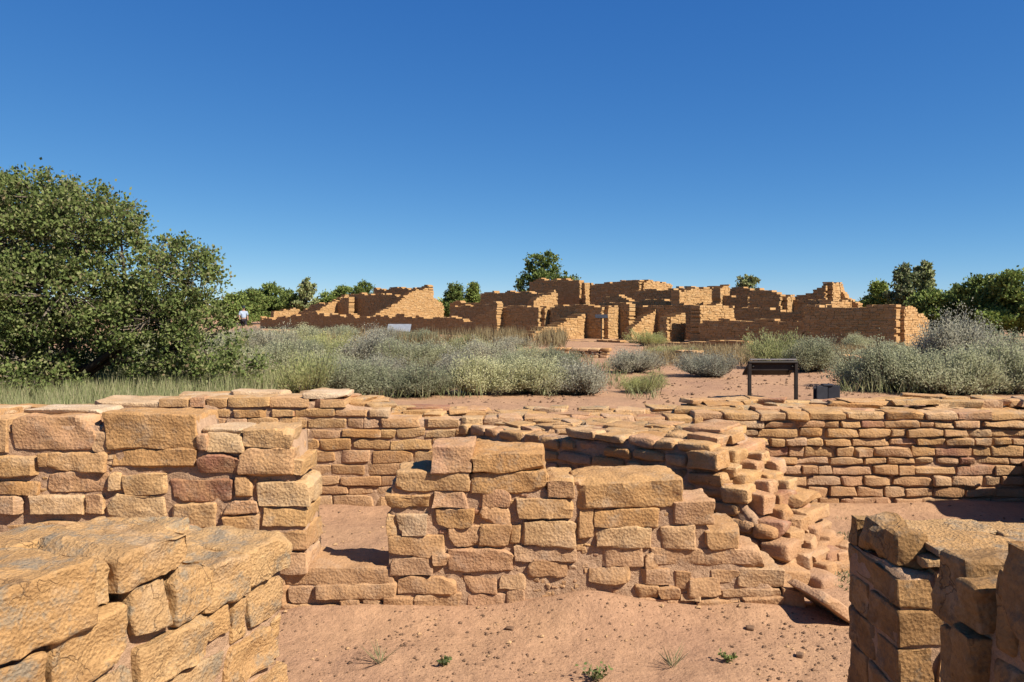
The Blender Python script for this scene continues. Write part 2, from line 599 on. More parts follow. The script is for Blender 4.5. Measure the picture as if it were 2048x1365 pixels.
def gz(x, y):
    return float(ground_z(np.array([x]), np.array([y]))[0])


# ------------------------------------------------------------------ the cross wall with the doorway
A_Y = 4.57
A_STONES = [
    (-3.014, 0.916, -2.9, 1.126), (-2.849, 0.941, -2.41, 1.145), (-2.397, 0.935, -2.315, 1.05), (-2.33, 0.961, -1.819, 1.151), (-1.803, 0.948, -1.749, 1.03), 
    (-1.742, 0.939, -1.552, 1.05), (-1.541, 0.954, -1.265, 1.062), (-3.014, 0.795, -2.721, 0.91), (-2.664, 0.824, -2.346, 0.935), (-2.709, 0.852, -2.667, 0.922), 
    (-2.283, 0.824, -1.819, 0.952), (-1.787, 0.808, -1.558, 0.91), (-1.552, 0.799, -1.259, 0.945), (-1.257, 0.802, -1.206, 0.891), (-3.014, 0.687, -2.715, 0.782), 
    (-2.664, 0.697, -2.315, 0.817), (-2.302, 0.719, -2.245, 0.814), (-2.232, 0.687, -1.971, 0.814), (-1.946, 0.649, -1.602, 0.78), (-1.583, 0.674, -1.501, 0.799), 
    (-1.463, 0.617, -1.176, 0.757), (-3.014, 0.579, -2.817, 0.674), (-2.753, 0.579, -2.467, 0.685), (-2.442, 0.579, -2.327, 0.681), (-2.315, 0.545, -1.978, 0.693), 
    (-1.939, 0.509, -1.698, 0.634), (-1.641, 0.585, -1.463, 0.649), (-1.647, 0.477, -1.456, 0.578), (-1.431, 0.503, -1.183, 0.604), (-1.488, 0.372, -1.18, 0.49), 
    (-1.333, 0.242, -1.176, 0.363), (-1.666, 0.344, -1.501, 0.465), (-1.488, 0.245, -1.342, 0.359), (-1.691, 0.242, -1.501, 0.331), (-1.787, 0.356, -1.685, 0.494), 
    (-0.459, 0.82, -0.233, 0.968), (-0.228, 0.823, 0.172, 0.928), (-0.671, 0.705, -0.24, 0.816), (-0.236, 0.705, 0.198, 0.818), (0.207, 0.676, 0.356, 0.776), 
    (-0.719, 0.621, -0.474, 0.697), (-0.45, 0.613, -0.256, 0.702), (-0.22, 0.621, -0.022, 0.715), (0.03, 0.555, 0.345, 0.674), (-0.714, 0.455, -0.663, 0.576), 
    (-0.658, 0.455, -0.49, 0.576), (-0.432, 0.508, -0.222, 0.604), (-0.175, 0.518, -0.022, 0.613), (-0.364, 0.397, -0.191, 0.502), (-0.175, 0.397, -0.017, 0.511), 
    (0.062, 0.397, 0.356, 0.534), (-0.705, 0.34, -0.401, 0.445), (-0.374, 0.255, 0.009, 0.371), (0.02, 0.313, 0.356, 0.394), (-0.69, 0.224, -0.453, 0.329), 
    (-0.448, 0.282, -0.374, 0.34), (0.104, 0.216, 0.314, 0.306), (-0.663, 0.121, -0.327, 0.213), (-0.275, 0.124, -0.091, 0.234), (-0.07, 0.15, 0.072, 0.229), 
    (-1.289, 0.177, -0.7, 0.274), (-1.278, 0.064, -1.152, 0.156), (-1.126, 0.096, -0.682, 0.171), (-0.548, -0.018, -0.301, 0.114), (-0.287, 0.035, -0.049, 0.119), 
    (-0.038, 0.045, 0.072, 0.145), (-1.226, -0.023, -0.984, 0.058), (-0.979, 0.016, -0.876, 0.087), (-0.871, 0.016, -0.753, 0.091), (-0.737, 0.022, -0.564, 0.098), 
    (-0.001, 0.413, 0.046, 0.508), (-1.431, 0.171, -1.294, 0.266), (-1.452, 0.061, -1.283, 0.161), (-1.452, -0.023, -1.231, 0.058), (0.369, 0.62, 0.96, 0.778), 
    (0.386, 0.44, 0.464, 0.631), (0.474, 0.503, 0.841, 0.613), (0.474, 0.374, 0.795, 0.499), (0.858, 0.37, 1.085, 0.511), (0.937, 0.514, 1.158, 0.654), 
    (1.113, 0.381, 1.323, 0.48), (0.514, 0.276, 0.738, 0.395), (0.818, 0.249, 1.431, 0.374), (0.443, 0.185, 0.704, 0.272), (0.716, 0.165, 0.903, 0.256), 
    (0.911, 0.156, 1.017, 0.247), (1.124, 0.188, 1.3, 0.253), (1.306, 0.151, 1.556, 0.264), (1.017, 0.113, 1.193, 0.207), (0.841, 0.091, 0.954, 0.156), 
    (0.716, 0.094, 0.829, 0.162), (0.965, 0.086, 1.073, 0.122), (0.897, -0, 1.056, 0.083), (0.727, 0.003, 0.886, 0.086), (1.068, -0.031, 1.306, 0.086), 
    (1.317, 0.003, 1.544, 0.102), (1.55, 0.026, 1.669, 0.151), (1.204, 0.102, 1.544, 0.145), (0.772, 0.259, 0.829, 0.349), 
]
A_TOP = pw([(-3.655, 1.125), (-2.321, 1.125), (-2.318, 1.153), (-1.804, 1.153), (-1.802, 1.027), (-1.532, 1.033), (-1.529, 1.056), (-1.245, 1.056),
            (-1.242, .769), (-1.192, .769), (-1.189, .262), (-.706, .262), (-.703, .809), (.175, .809), (.178, .76), (.361, .76), (.364, .789), (.964, .789),
            (.97, .625), (1.079, .625), (1.165, .48), (1.308, .33), (1.437, .25), (1.538, .15), (1.667, .04), (1.75, -.04)])
wa = Wall("stone_wall", (0, A_Y), (1, 0), (0, -1), "squared sandstone cross wall with the narrow doorway gap, sand at its foot")
wa.core(-3.65, 1.72, lambda u: A_TOP(u) - .012, .012, .335, du=.022, drop=.03, amp=.006)
for (x0, z0, x1, z1) in A_STONES:
    pr = U(-.024, -.004)
    big = (x1 - x0) * (z1 - z0) > .03
    lab = None
    if abs(x0 + 1.541) < .002:
        lab = "dull red block near the doorway jamb"
    w1 = .36
    o = wa.stone(x0 - .008, z0 - .006, x1 + .008, z1 + .006, pr, w1 + pr * .5, cell=.026, r=.012 if big else .009, skew=.075, tilt=.015, rough=1.1, label=lab)
wa.courses(-3.6, -3.02, A_TOP, 0, (.12, .17), (.25, .45), (0, .36), cell=.05)
wa.courses(-3.0, -1.72, lambda u: .56, .0, (.12, .16), (.25, .45), (0, .36), cell=.05)
wa.courses(-1.70, -1.32, lambda u: .36, .0, (.11, .14), (.2, .3), (0, .36), cell=.04)
# small chinking stones pushed into the mortar between the blocks
_n = 0
for _ in range(4000):
    if _n >= 95:
        break
    cw, chh = U(.02, .06), U(.016, .034)
    cu, cz = U(-3.0, 1.5), U(.02, 1.1)
    if cz + chh > A_TOP(cu) - .03 or any(x0 - cw * .42 < cu < x1 + cw * .42 and z0 - chh * .42 < cz < z1 + chh * .42 for x0, z0, x1, z1 in A_STONES):
        continue
    if -3.0 < cu < -1.72 and cz < .58:
        continue
    _n += 1
    wa.stone(cu - cw / 2, cz - chh / 2, cu + cw / 2, cz + chh / 2, .006, .06, cell=.02, r=.007, skew=.2, tilt=.15, rough=.3)
# pale flat slabs laid on top
for (x0, z0, x1, z1, w0, w1) in [(-1.80, 1.03, -1.56, 1.062, .02, .36), (-2.86, 1.135, -2.42, 1.165, .08, .4), (-3.5, 1.13, -3.0, 1.17, .05, .38)]:
    wa.stone(x0, z0, x1, z1, w0, w1, cell=.03, r=.012, skew=.1, rough=.5, mat='stone_pale')

# ------------------------------------------------------------------ the long wall at the back of the rooms
B_Y = 7.06


def bx(px):
    return (px - CX) / FPX * B_Y


B_TOP = pw([(bx(-400), .84), (bx(170), .84), (bx(172), .915), (bx(345), .92), (bx(347), .945), (bx(603), .95), (bx(605), .97), (bx(690), .97), (bx(694), .92), (bx(760), .90),
            (bx(765), .83), (bx(960), .80), (bx(1420), .80)])
wb = Wall("stone_wall", (0, B_Y), (1, 0), (0, -1), "long coursed back wall seen behind the doorway, pale flat slabs on top")
wb.core(bx(-390), bx(1400), B_TOP, .02, .62, drop=.04, du=.05, amp=.006)
wb.courses(bx(-390), bx(1000), B_TOP, 0, (.075, .12), (.14, .38), (0, .26), cell=.045, r=.011, skew=.06, proud=.01, gap=.004)
wb.courses(bx(1000), bx(1400), B_TOP, .45, (.085, .135), (.16, .42), (0, .26), cell=.05, r=.016, skew=.12)
def paving(wall, u0, u1, topf, w0, w1, dz, n, lr=(.16, .42)):
    """irregular flat stones bedded on the wall's top"""
    for i in range(n):
        u = u0 + (u1 - u0) * (i + U(0, 1)) / n
        L, D, T = U(*lr), U(.14, .3), U(.035, .075)
        w = U(w0, w1)
        z = topf(u) - .045 + dz * (w - w0) / (w1 - w0 + .01) + U(-.015, .02)
        place_stone(wall.root, wall.P(u, w, z - T / 2 + .015), (L, D, T), wall.yaw + U(-.5, .5), cell=.045, r=.010, skew=.2, tilt=.025, rough=.8, mat='stone_lichen' if U(0, 1) < .4 else 'stone')


paving(wb, bx(-390), bx(1400), B_TOP, .3, .58, .05, 54)
paving(wb, bx(700), bx(1400), B_TOP, .2, .5, .05, 22)
for px0, px1, yy, w0, w1 in [(172, 345, 800, .02, .5), (345, 480, 793, .05, .5), (430, 545, 787, .3, .62), (605, 690, 782, .0, .4), (480, 600, 792, .06, .45)]:
    z1 = ztop(yy, B_Y + .2)
    wb.stone(bx(px0), z1 - .05, bx(px1), z1, w0, w1, cell=.04, r=.016, skew=.08, rough=.6, mat='stone_pale')

# ------------------------------------------------------------------ the even-coursed wall on the right
E_TOP = pw([(1.5, .85), (2.6, .845), (4.2, .83), (5.6, .83)])
we = Wall("stone_wall", (0, B_Y + .02), (1, 0), (0, -1), "evenly coursed wall of small flat stones, dark shadow wedge across its lower corner")
we.core(1.66, 5.5, E_TOP, .04, .75, drop=.03, du=.05)
we.courses(1.66, 5.5, E_TOP, 0, (.066, .1), (.13, .36), (0, .24), gap=.006, cell=.04, r=.014, skew=.09, proud=.014, rough=1.15)
paving(we, 1.7, 5.5, E_TOP, .24, .48, .03, 34)
paving(we, 1.8, 5.5, lambda u: E_TOP(u) + .03 + .05 * min(1, max(0, u - 2.9)), .48, .78, .03, 34, (.2, .5))

# ------------------------------------------------------------------ the broken partition running towards the doorway wall
ce = Vector((.745, -.667, 0)); cn = Vector((-.667, -.745, 0))
C_TOP = pw([(-.1, .73), (.95, .775), (2.22, .836), (2.30, .74), (2.54, .50), (2.72, .30), (2.95, .10), (3.05, .04)])
wc = Wall("stone_wall", (-.41, 6.9), ce, cn, "tumbled partition wall of rounded stones, shaded on its near side")
wc.core(-.05, 2.92, lambda u: C_TOP(u), .03, .80, drop=.03, du=.05, amp=.022)
wc.courses(-.05, 2.85, lambda u: C_TOP(u) + .03, 0, (.08, .115), (.14, .32), (0, .2), cell=.04, r=.028, skew=.12, proud=.02)
wc.courses(1.9, 2.95, lambda u: C_TOP(u) + .045, 0, (.085, .12), (.18, .34), (.21, .42), only_top=.22, cell=.035, r=.018, skew=.16, tilt=.07, proud=.025, rough=1.1)
wc.courses(1.9, 3.0, lambda u: C_TOP(u) + .055, 0, (.085, .12), (.18, .34), (.42, .80), only_top=.25, cell=.035, r=.018, skew=.16, tilt=.07, proud=.03, rough=1.1)
paving(wc, .15, 2.2, lambda u: C_TOP(u) + .02, .26, .74, .05, 56, (.14, .34))
for i in range(30):                                                # blocks set into the ramped end
    u, w = 2.28 + .72 * (i + U(0, 1)) / 30, .06 + .68 * ((i * .382) % 1)
    place_stone(wc.root, wc.P(u, w, max(.03, C_TOP(u) + .02 * w - .02)), (U(.17, .28), U(.15, .22), U(.09, .13)), wc.yaw + U(-.2, .2), cell=.03, r=.02, skew=.10, tilt=.04, rough=1.1, cuts=4)
for px, py, y, dims, yaw in [(1600, 1105, 5.45, (.44, .3, .1), .1), (1640, 1140, 5.3, (.36, .3, .09), .2), (1470, 1140, 4.95, (.22, .26, .15), .4),
                             (1600, 1075, 5.6, (.22, .2, .11), .3), (1540, 1070, 5.4, (.24, .2, .12), -.2), (1640, 1080, 5.75, (.2, .2, .1), .5), (1560, 1150, 5.0, (.3, .26, .14), .15)]:
    p = at(px, py, y)
    place_stone(wc.root, (p.x, p.y, max(p.z, gz(p.x, p.y) + .02)), dims, yaw, cell=.03, r=.022, skew=.14, rough=1.1, tilt=.05)

# ------------------------------------------------------------------ the thick broken wall in the left corner
de = Vector((-.34, -.94, 0)).normalized(); dn = Vector((.94, -.34, 0)).normalized()
wd = Wall("stone_wall", (-.86, 3.0), de, dn, "thick broken wall of big weathered blocks in the near left corner")
D_TOP = pw([(0, .83), (.42, .86), (.5, .9), (1.5, .98)])
wd.core(.02, 2.2, lambda u: D_TOP(u) - .02, .006, .82, drop=.03, du=.03, amp=.008)
DS = [  # u0, z0, u1, z1, w0, w1
    (.89, .90, 1.22, 1.075, -.04, .36), (.53, .955, .80, 1.065, -.035, .34), (.80, .92, .90, 1.04, .02, .45), (.0, .775, .24, .905, -.01, .33), (.235, .765, .43, .915, -.035, .36),
    (.40, .775, .575, .925, -.02, .35), (.585, .785, .745, .935, -.035, .3), (.76, .745, 1.0, .905, -.005, .3), (.42, .625, .72, .765, -.01, .3), (.31, .665, .405, .755, .0, .25),
    (.02, .61, .20, .755, .0, .3), (.215, .61, .30, .75, .01, .3), (.09, .44, .33, .595, .0, .3), (.345, .47, .62, .61, .0, .3), (.64, .44, .95, .61, .0, .3), (.74, .62, .90, .73, .005, .3),
    (.91, .63, 1.2, .74, 0, .3), (1.02, .755, 1.3, .885, -.01, .3), (1.23, .9, 1.6, 1.09, -.02, .5), (-.0, .45, .08, .6, .01, .3), (.0, .25, .3, .43, 0, .3), (.31, .28, .66, .455, 0, .3), (.67, .25, 1.0, .43, 0, .3),
    (0, .0, .35, .24, 0, .3), (.36, 0, .8, .26, 0, .3), (.82, 0, 1.3, .24, 0, .3), (1.01, .25, 1.4, .6, 0, .3), (1.21, .61, 1.6, .75, 0, .3), (1.31, .76, 1.7, .89, 0, .3), (1.62, .9, 2.1, 1.1, 0, .5)]
for (u0, z0, u1, z1, w0, w1) in DS:
    w0 = w0 if w0 < -.01 else w0 - U(.008, .024)
    wd.stone(u0 - .004, z0 - .004, u1 + .004, z1 + .004, w0, w1, cell=.015, r=.013 if w0 < -.02 else .010, skew=.06, rough=1.1, tilt=.03, mat='stone_lichen')
for (u0, u1, w0, w1, z1) in [(.0, .3, .63, .86, .9), (.05, .45, .40, .66, .93), (.32, .62, .66, .88, .93), (.8, 1.1, .40, .64, 1.01), (.52, .8, .36, .62, 1.03), (.42, .55, .3, .55, .97), (.9, 1.2, .62, .82, .98), (.3, .5, .36, .5, .95), (.62, .95, .72, .9, .96), (1.1, 1.5, .42, .72, 1.02), (1.0, 1.4, .72, .9, .97), (-.02, .3, .3, .5, .9)]:
    wd.stone(u0, z1 - .11, u1, z1, w0, w1, cell=.024, r=.018, skew=.16, rough=1.4, tilt=.05, mat='stone_lichen')

# ------------------------------------------------------------------ the shaded wall end in the right corner, and the wall nearer than it
def nz(z):
    return 0.0 if z <= .01 else CAM_Z - (CAM_Z - z) * .8


def nearer(wall, u0, z0, u1, z1, w0, w1, r=.02, **kw):
    kw['cell'] = kw.get('cell', .02) * .9
    return wall.stone(u0 * .8, nz(z0), u1 * .8, nz(z1), w0 * .8, w1 * .8, r=r * .8, **kw)


wf = Wall("stone_wall", (1.16, 2.336), (1, 0), (0, -1), "short wall end with a tall shaded column and rounded top stone")
wf.core(-.016, 1.6, lambda u: nz(.80), .012, .35, drop=.02, du=.04, amp=.008)
KW = dict(cell=.02, skew=.035, rough=.8, tilt=.012, cuts=2)
z = 0.0
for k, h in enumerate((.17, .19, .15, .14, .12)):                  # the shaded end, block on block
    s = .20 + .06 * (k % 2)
    nearer(wf, -.04 + U(-.005, .005), z + .003, .10 + .04 * (k % 2), z + h - .003, -.004, s - .004, r=.014, mat='stone_shaded', **KW)
    nearer(wf, -.035 + U(-.005, .005), z + .003, .09, z + h - .003, s + .004, .45, r=.014, mat='stone_shaded', **KW)
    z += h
nearer(wf, -.03, .765, .13, .93, .05, .36, r=.055, mat='stone_shaded', cell=.02, skew=.05, rough=1.2, tilt=.03, cuts=2)
nearer(wf, -.03, .765, .06, .89, .37, .46, r=.012, mat='stone_shaded', **KW)
for (u0, z0, u1, z1) in [(.105, .645, .30, .79), (.145, .52, .31, .635), (.11, .33, .29, .515), (.15, .18, .33, .325), (.11, .0, .32, .175), (.31, .62, .58, .79), (.32, .45, .66, .61), (.30, .22, .62, .44), (.34, 0, .66, .21),
                         (.6, .62, .95, .79), (.68, .42, 1.0, .61), (.64, .2, 1.02, .41), (.68, 0, 1.0, .19), (.97, .6, 1.4, .79), (1.02, .3, 1.45, .59), (1.02, 0, 1.5, .29), (1.42, .5, 1.85, .79), (1.47, 0, 1.85, .49)]:
    nearer(wf, u0, z0, u1, z1, U(-.014, .004), .3, r=.012, mat='stone', **KW)
for (u0, u1, w0, w1, z0, z1) in [(.06, .36, -.015, .22, .80, .84), (.10, .46, -.03, .26, .845, .88), (.14, .5, .24, .45, .80, .87), (.38, .7, -.02, .2, .80, .86), (.48, .8, .21, .44, .80, .865), (.72, 1.1, -.01, .22, .80, .87), (.82, 1.2, .23, .44, .80, .86), (1.12, 1.5, 0, .25, .8, .87), (1.22, 1.6, .26, .44, .8, .87)]:
    nearer(wf, u0, z0, u1, z1, w0, w1, r=.01, mat='stone_lichen', **KW)

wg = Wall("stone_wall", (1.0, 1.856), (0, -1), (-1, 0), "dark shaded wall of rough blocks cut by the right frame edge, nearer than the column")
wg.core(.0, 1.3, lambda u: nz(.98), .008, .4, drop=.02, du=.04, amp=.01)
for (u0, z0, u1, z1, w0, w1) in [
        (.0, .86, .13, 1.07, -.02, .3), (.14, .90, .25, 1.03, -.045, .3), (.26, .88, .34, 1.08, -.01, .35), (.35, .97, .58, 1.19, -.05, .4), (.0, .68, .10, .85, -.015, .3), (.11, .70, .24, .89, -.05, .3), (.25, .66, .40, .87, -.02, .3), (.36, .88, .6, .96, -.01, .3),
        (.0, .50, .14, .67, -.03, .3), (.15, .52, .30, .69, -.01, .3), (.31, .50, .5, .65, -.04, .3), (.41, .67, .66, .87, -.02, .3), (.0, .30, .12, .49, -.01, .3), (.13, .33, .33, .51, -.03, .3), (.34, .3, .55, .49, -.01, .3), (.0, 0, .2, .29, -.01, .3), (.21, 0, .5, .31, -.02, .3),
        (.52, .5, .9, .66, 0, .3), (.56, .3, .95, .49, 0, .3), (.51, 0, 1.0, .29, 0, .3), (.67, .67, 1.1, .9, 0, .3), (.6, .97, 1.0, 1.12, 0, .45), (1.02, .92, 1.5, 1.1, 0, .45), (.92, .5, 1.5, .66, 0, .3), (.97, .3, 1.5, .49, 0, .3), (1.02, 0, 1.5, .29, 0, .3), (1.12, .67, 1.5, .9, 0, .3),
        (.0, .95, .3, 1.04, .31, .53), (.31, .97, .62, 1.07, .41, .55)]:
    nearer(wg, u0, z0, u1, z1, w0, w1, r=.018, mat='stone_shaded', cell=.02, skew=.06, rough=.9, tilt=.025, cuts=3)

# unseen wall added beyond the right edge, top shaped to shadow the coursed wall
H_TOP = pw([(0, .30), (.1, .45), (.55, .95), (3.2, .95)])
wh = Wall("stone_wall", (4.52, 7.04), (0, -1), (-1, 0), "unseen side wall added past the right edge to shadow the coursed wall")
wh.core(0, 3.0, H_TOP, .03, .45, drop=.02, du=.06)
wh.courses(0, 3.0, H_TOP, 0, (.12, .16), (.3, .5), (0, .44), cell=.08, r=.03)

# tilted slab lying by the end of the cross wall
p = at(1650, 1225, 4.45)
slab = place_stone(empty("slab_holder", (0, 0, 0)), (p.x + .03, p.y + .05, .09), (.34, .30, .05), .35, cell=.03, r=.014, skew=.16, tilt=.0)
_h = slab.parent
slab.parent = None
bpy.data.objects.remove(_h)
slab.name = "stone_slab"
slab.rotation_euler = (.1, .62, .5)
tag(slab, "thin sandstone slab tilted against the foot of the wall", "slab")

# loose stones
for px, py, dims, lab in [(1500, 1262, (.05, .04, .025), "fist-sized dark stone on the sand near the wall's low end"), (1020, 1262, (.05, .035, .025), "small dark stone on the sand below the wall's middle"),
                          (1600, 1315, (.045, .04, .03), "small brown stone on the sand beside the shaded column")]:
    y = 1.73 * FPX / (py - HORIZON)
    p = at(px, py, y)
    SEED[0] += 1
    o = link("loose_stone", stone_mesh(*dims, SEED[0], .02, .012, .4, .15, M['pebble']), None, (p.x, p.y, gz(p.x, p.y) + dims[2] * .35), (0, 0, U(0, 3)))
    tag(o, lab, "stone")


# ------------------------------------------------------------------ pebbles (joined)
def pebbles(name, n, xr, yr, sr, mat, label, clear=None):
    P = np.stack([RNG.uniform(*xr, n), RNG.uniform(*yr, n)], -1)
    kk = fbm(np.stack([P[:, 0] * 2.2, P[:, 1] * 2.2, P[:, 0] * 0], -1), 31, 3)
    P = P[kk + RNG.normal(0, .35, len(P)) > .0]
    if clear is not None:
        P = P[clear(P[:, 0], P[:, 1])]
    n = len(P)
    Z = ground_z(P[:, 0], P[:, 1])
    s = sr[0] * (sr[1] / sr[0]) ** (RNG.random(n) ** 3.2)
    octa = np.array([(1, 0, 0), (0, 1, 0), (-1, 0, 0), (0, -1, 0), (0, 0, 1), (0, 0, -1)], float)
    F8 = np.array([(0, 1, 4), (1, 2, 4), (2, 3, 4), (3, 0, 4), (1, 0, 5), (2, 1, 5), (3, 2, 5), (0, 3, 5)])
    V = octa[None] * RNG.uniform(.6, 1.2, (n, 6, 1)) * s[:, None, None]
    V[:, :, 2] *= .6
    a = RNG.uniform(0, 6.28, n)
    c_, s_ = np.cos(a)[:, None], np.sin(a)[:, None]
    V = np.stack([V[:, :, 0] * c_ - V[:, :, 1] * s_, V[:, :, 0] * s_ + V[:, :, 1] * c_, V[:, :, 2]], -1)
    V += np.stack([P[:, 0], P[:, 1], Z + s * .25], -1)[:, None, :]
    F = (F8[None] + (np.arange(n) * 6)[:, None, None]).reshape(-1, 3)
    o = link(name, mk(name, V.reshape(-1, 3), F, M[mat]))
    tag(o, label, "pebbles", kind="stuff")


pebbles("pebbles", 6500, (-1.6, 2.6), (3.3, 4.5), (.002, .015), 'pebble', "dark pebbles scattered over the sandy floor in front of the wall")
pebbles("gravel", 1500, (-2, 4.5), (5.0, 7.0), (.003, .02), 'pebble', "dark gravel on the floor between the cross wall and back wall")
pebbles("rubble", 4200, (-1, 7), (9.2, 22), (.012, .055), 'pebble', "dark scattered rubble along the bare path by the sign")
pebbles("stone_chips", 900, (-1.6, 2.8), (3.5, 6.9), (.004, .022), 'chip', "pale sandstone chips lying on the sandy room floors")
# ------------------------------------------------------------------ the great ruin
RA = math.radians(45)
RE = Vector((math.cos(RA), -math.sin(RA), 0)); RV = Vector((math.sin(RA), math.cos(RA), 0))
R0 = Vector((14.5, 30, 0))


def ruin_pt(px, v):
    k = (px - CX) / FPX
    t = (R0.x + RV.x * v - k * (R0.y + RV.y * v)) / (RE.x - k * RE.y)
    return R0 + RV * v - RE * t


ruin = tag(empty("stone_ruin", (2.0, 40, .2)), "large ruined sandstone pueblo with stepped broken walls beyond the sagebrush", "ruin")
BOX_F = np.array([(0, 1, 3, 2), (4, 6, 7, 5), (0, 4, 5, 1), (2, 3, 7, 6), (0, 2, 6, 4), (1, 5, 7, 3)])


def boxes_mesh(name, C, D, yaw, mat, jit=.07):
    """many small jittered blocks in one mesh; C centres, D sizes, yaw of the wall"""
    C, D = np.asarray(C), np.asarray(D)
    n = len(C)
    cor = np.array([(x, y, z) for x in (-.5, .5) for y in (-.5, .5) for z in (-.5, .5)])
    V = cor[None] * D[:, None, :] * (1 + RNG.uniform(-jit, jit, (n, 8, 3)) * np.array([.5, .5, 1.3]))
    c_, s_ = math.cos(yaw), math.sin(yaw)
    V = np.stack([V[..., 0] * c_ - V[..., 1] * s_, V[..., 0] * s_ + V[..., 1] * c_, V[..., 2]], -1) + C[:, None, :]
    F = (BOX_F[None] + (np.arange(n) * 8)[:, None, None]).reshape(-1, 4)
    return mk(name, V.reshape(-1, 3), F, mat)


def ruin_wall(p0, p1, tops, th=.5, zb=.05, rag=.09, hr=(.065, .11), lr=(.14, .36)):
    """tops: list of (fraction along, top z)"""
    p0, p1 = Vector(p0), Vector(p1)
    L = (p1 - p0).length
    if L < .2:
        return
    e = (p1 - p0) / L
    yaw = math.atan2(e.y, e.x)
    nrm = Vector((-e.y, e.x, 0))
    tf = pw([(a * L, b) for a, b in tops])
    ph = U(0, 100)

    def top(u):
        return tf(u) + rag * float(vnoise(np.array([[u * 1.3 + ph, 0, 0]]), 4)[0]) + rag * .6 * float(vnoise(np.array([[u * 3.7 + ph, 5, 0]]), 7)[0])
    # core
    n = max(3, int(L / .3))
    us = np.linspace(.05, L - .05, n)
    V = []
    for u in us:
        t = top(u) - .09
        c = p0 + e * u
        for w, z in ((-1, zb - .2), (-1, t), (1, t), (1, zb - .2)):
            q = c + nrm * (w * (th / 2 - .02))
            V.append((q.x, q.y, z))
    idx = np.arange(n * 4).reshape(n, 4)
    F = [(idx[i, k], idx[i, (k + 1) % 4], idx[i + 1, (k + 1) % 4], idx[i + 1, k]) for i in range(n - 1) for k in range(4)]
    F += [tuple(idx[0][::-1]), tuple(idx[-1])]
    base = np.array(ruin.location)
    w_o = link("wall", mk("wall", np.array(V) - base, np.array(F), M['mortar_far']), ruin)
    C, D = [], []
    z = zb
    while z < 6:
        h = U(*hr)
        u = -U(0, .3)
        anyb = False
        while u < L:
            l = U(*lr)
            um = min(max(u + l / 2, 0), L)
            if z + h * .55 < top(um):
                anyb = True
                a, b = max(u, -.03), min(u + l, L + .03)
                if b - a > .1:
                    q = p0 + e * ((a + b) / 2) + nrm * U(-.016, .016)
                    C.append((q.x - base[0], q.y - base[1], z + h / 2 - base[2] + U(-.012, .012)))
                    D.append((b - a - .012, th + U(-.006, .012), h * U(.82, 1.05)))
            u += l
        z += h
        if not anyb:
            break
    if C:
        m_o = link("masonry", boxes_mesh("masonry", C, D, yaw, M['stone_far']), w_o)
        m_o["kind"] = "stuff"


def RF(v, pts, **kw):
    """wall parallel to the front at offset v; pts are (pixel column, pixel row of its top)"""
    a, b = ruin_pt(pts[0][0], v), ruin_pt(pts[-1][0], v)
    L = (b - a).length
    tops = []
    for px, py in pts:
        q = ruin_pt(px, v)
        tops.append(((q - a).length / L, ztop(py, q.y)))
    ruin_wall(a, b, tops, **kw)


def RS(px, v0, v1, pts, **kw):
    """wall running back from the front line; pts are (fraction, pixel row of its top)"""
    a = ruin_pt(px, v0)
    b = a + RV * (v1 - v0)
    tops = [(f, ztop(py, (a + (b - a) * f).y)) for f, py in pts]
    ruin_wall(a, b, tops, **kw)


# right block
RF(0, [(1404, 641), (1612, 641)])
RF(0.0, [(1612, 613), (1796, 612)], rag=.05)
RS(1795, .2, 2.9, [(0, 612), (.5, 618), (1, 640)])
RF(1.6, [(1476, 618), (1500, 616), (1614, 619)])
RF(5.0, [(1433, 590), (1500, 590)]); RS(1500, 5.0, 6.0, [(0, 590), (1, 592)])
RF(4.2, [(1502, 586), (1565, 584)]); RS(1565, 4.2, 5.0, [(0, 586), (1, 588)])
RF(8.5, [(1442, 574), (1490, 577), (1545, 583)])
RS(1432, 4.5, 5.4, [(0, 574), (1, 570)])
RF(7, [(1583, 597), (1610, 590), (1640, 574), (1655, 566)])
RS(1655, 7, 8.2, [(0, 566), (1, 567)])
RF(8.2, [(1674, 567), (1690, 585), (1705, 602)])
RF(5, [(1565, 597), (1640, 600), (1720, 603)]); RS(1640, 2, 5, [(0, 604), (1, 600)])
# middle block
RS(1351, 3, 7, [(0, 584), (.5, 580), (1, 571)])
RF(9, [(1352, 577), (1440, 575)])
RF(3, [(1262, 609), (1392, 609)]); RS(1391, 0, 3, [(0, 612), (1, 610)])
RS(1257, .6, 3, [(0, 660), (.35, 640), (.7, 622), (1, 612)], th=.4)
RS(1331, -.3, .9, [(0, 634), (.5, 630), (1, 624)], th=.6); RF(-.3, [(1327, 640), (1340, 632)], th=.5)
RF(1, [(1106, 613), (1209, 612)]); RS(1209, 1, 2.1, [(0, 612), (1, 612)])
RF(2.2, [(1205, 604), (1264, 606)])
RF(.5, [(1000, 613), (1083, 612)]); RS(1083, .5, 1.7, [(0, 612), (1, 610)])
RS(1054, -3.4, .6, [(0, 664), (.3, 655), (.65, 640), (1, 632)], th=.7)
RF(6, [(966, 584), (1040, 584), (1110, 583)]); RS(1062, 4.0, 6, [(0, 602), (.5, 592), (1, 580)])
RF(10, [(1064, 566), (1090, 558), (1164, 561)])
RS(1164, 10, 10.5, [(0, 564), (1, 565)]); RS(1177, 10.7, 11.2, [(0, 564), (1, 566)])
RF(10, [(1186, 568), (1232, 566), (1236, 561), (1283, 561)])
RS(1281, 10, 13.2, [(0, 561), (.6, 563), (1, 572)])
RF(7.5, [(1256, 581), (1352, 579)]); RS(1352, 7.5, 8.3, [(0, 580), (1, 582)])
RF(4.5, [(1210, 596), (1240, 588), (1262, 600), (1350, 602)])
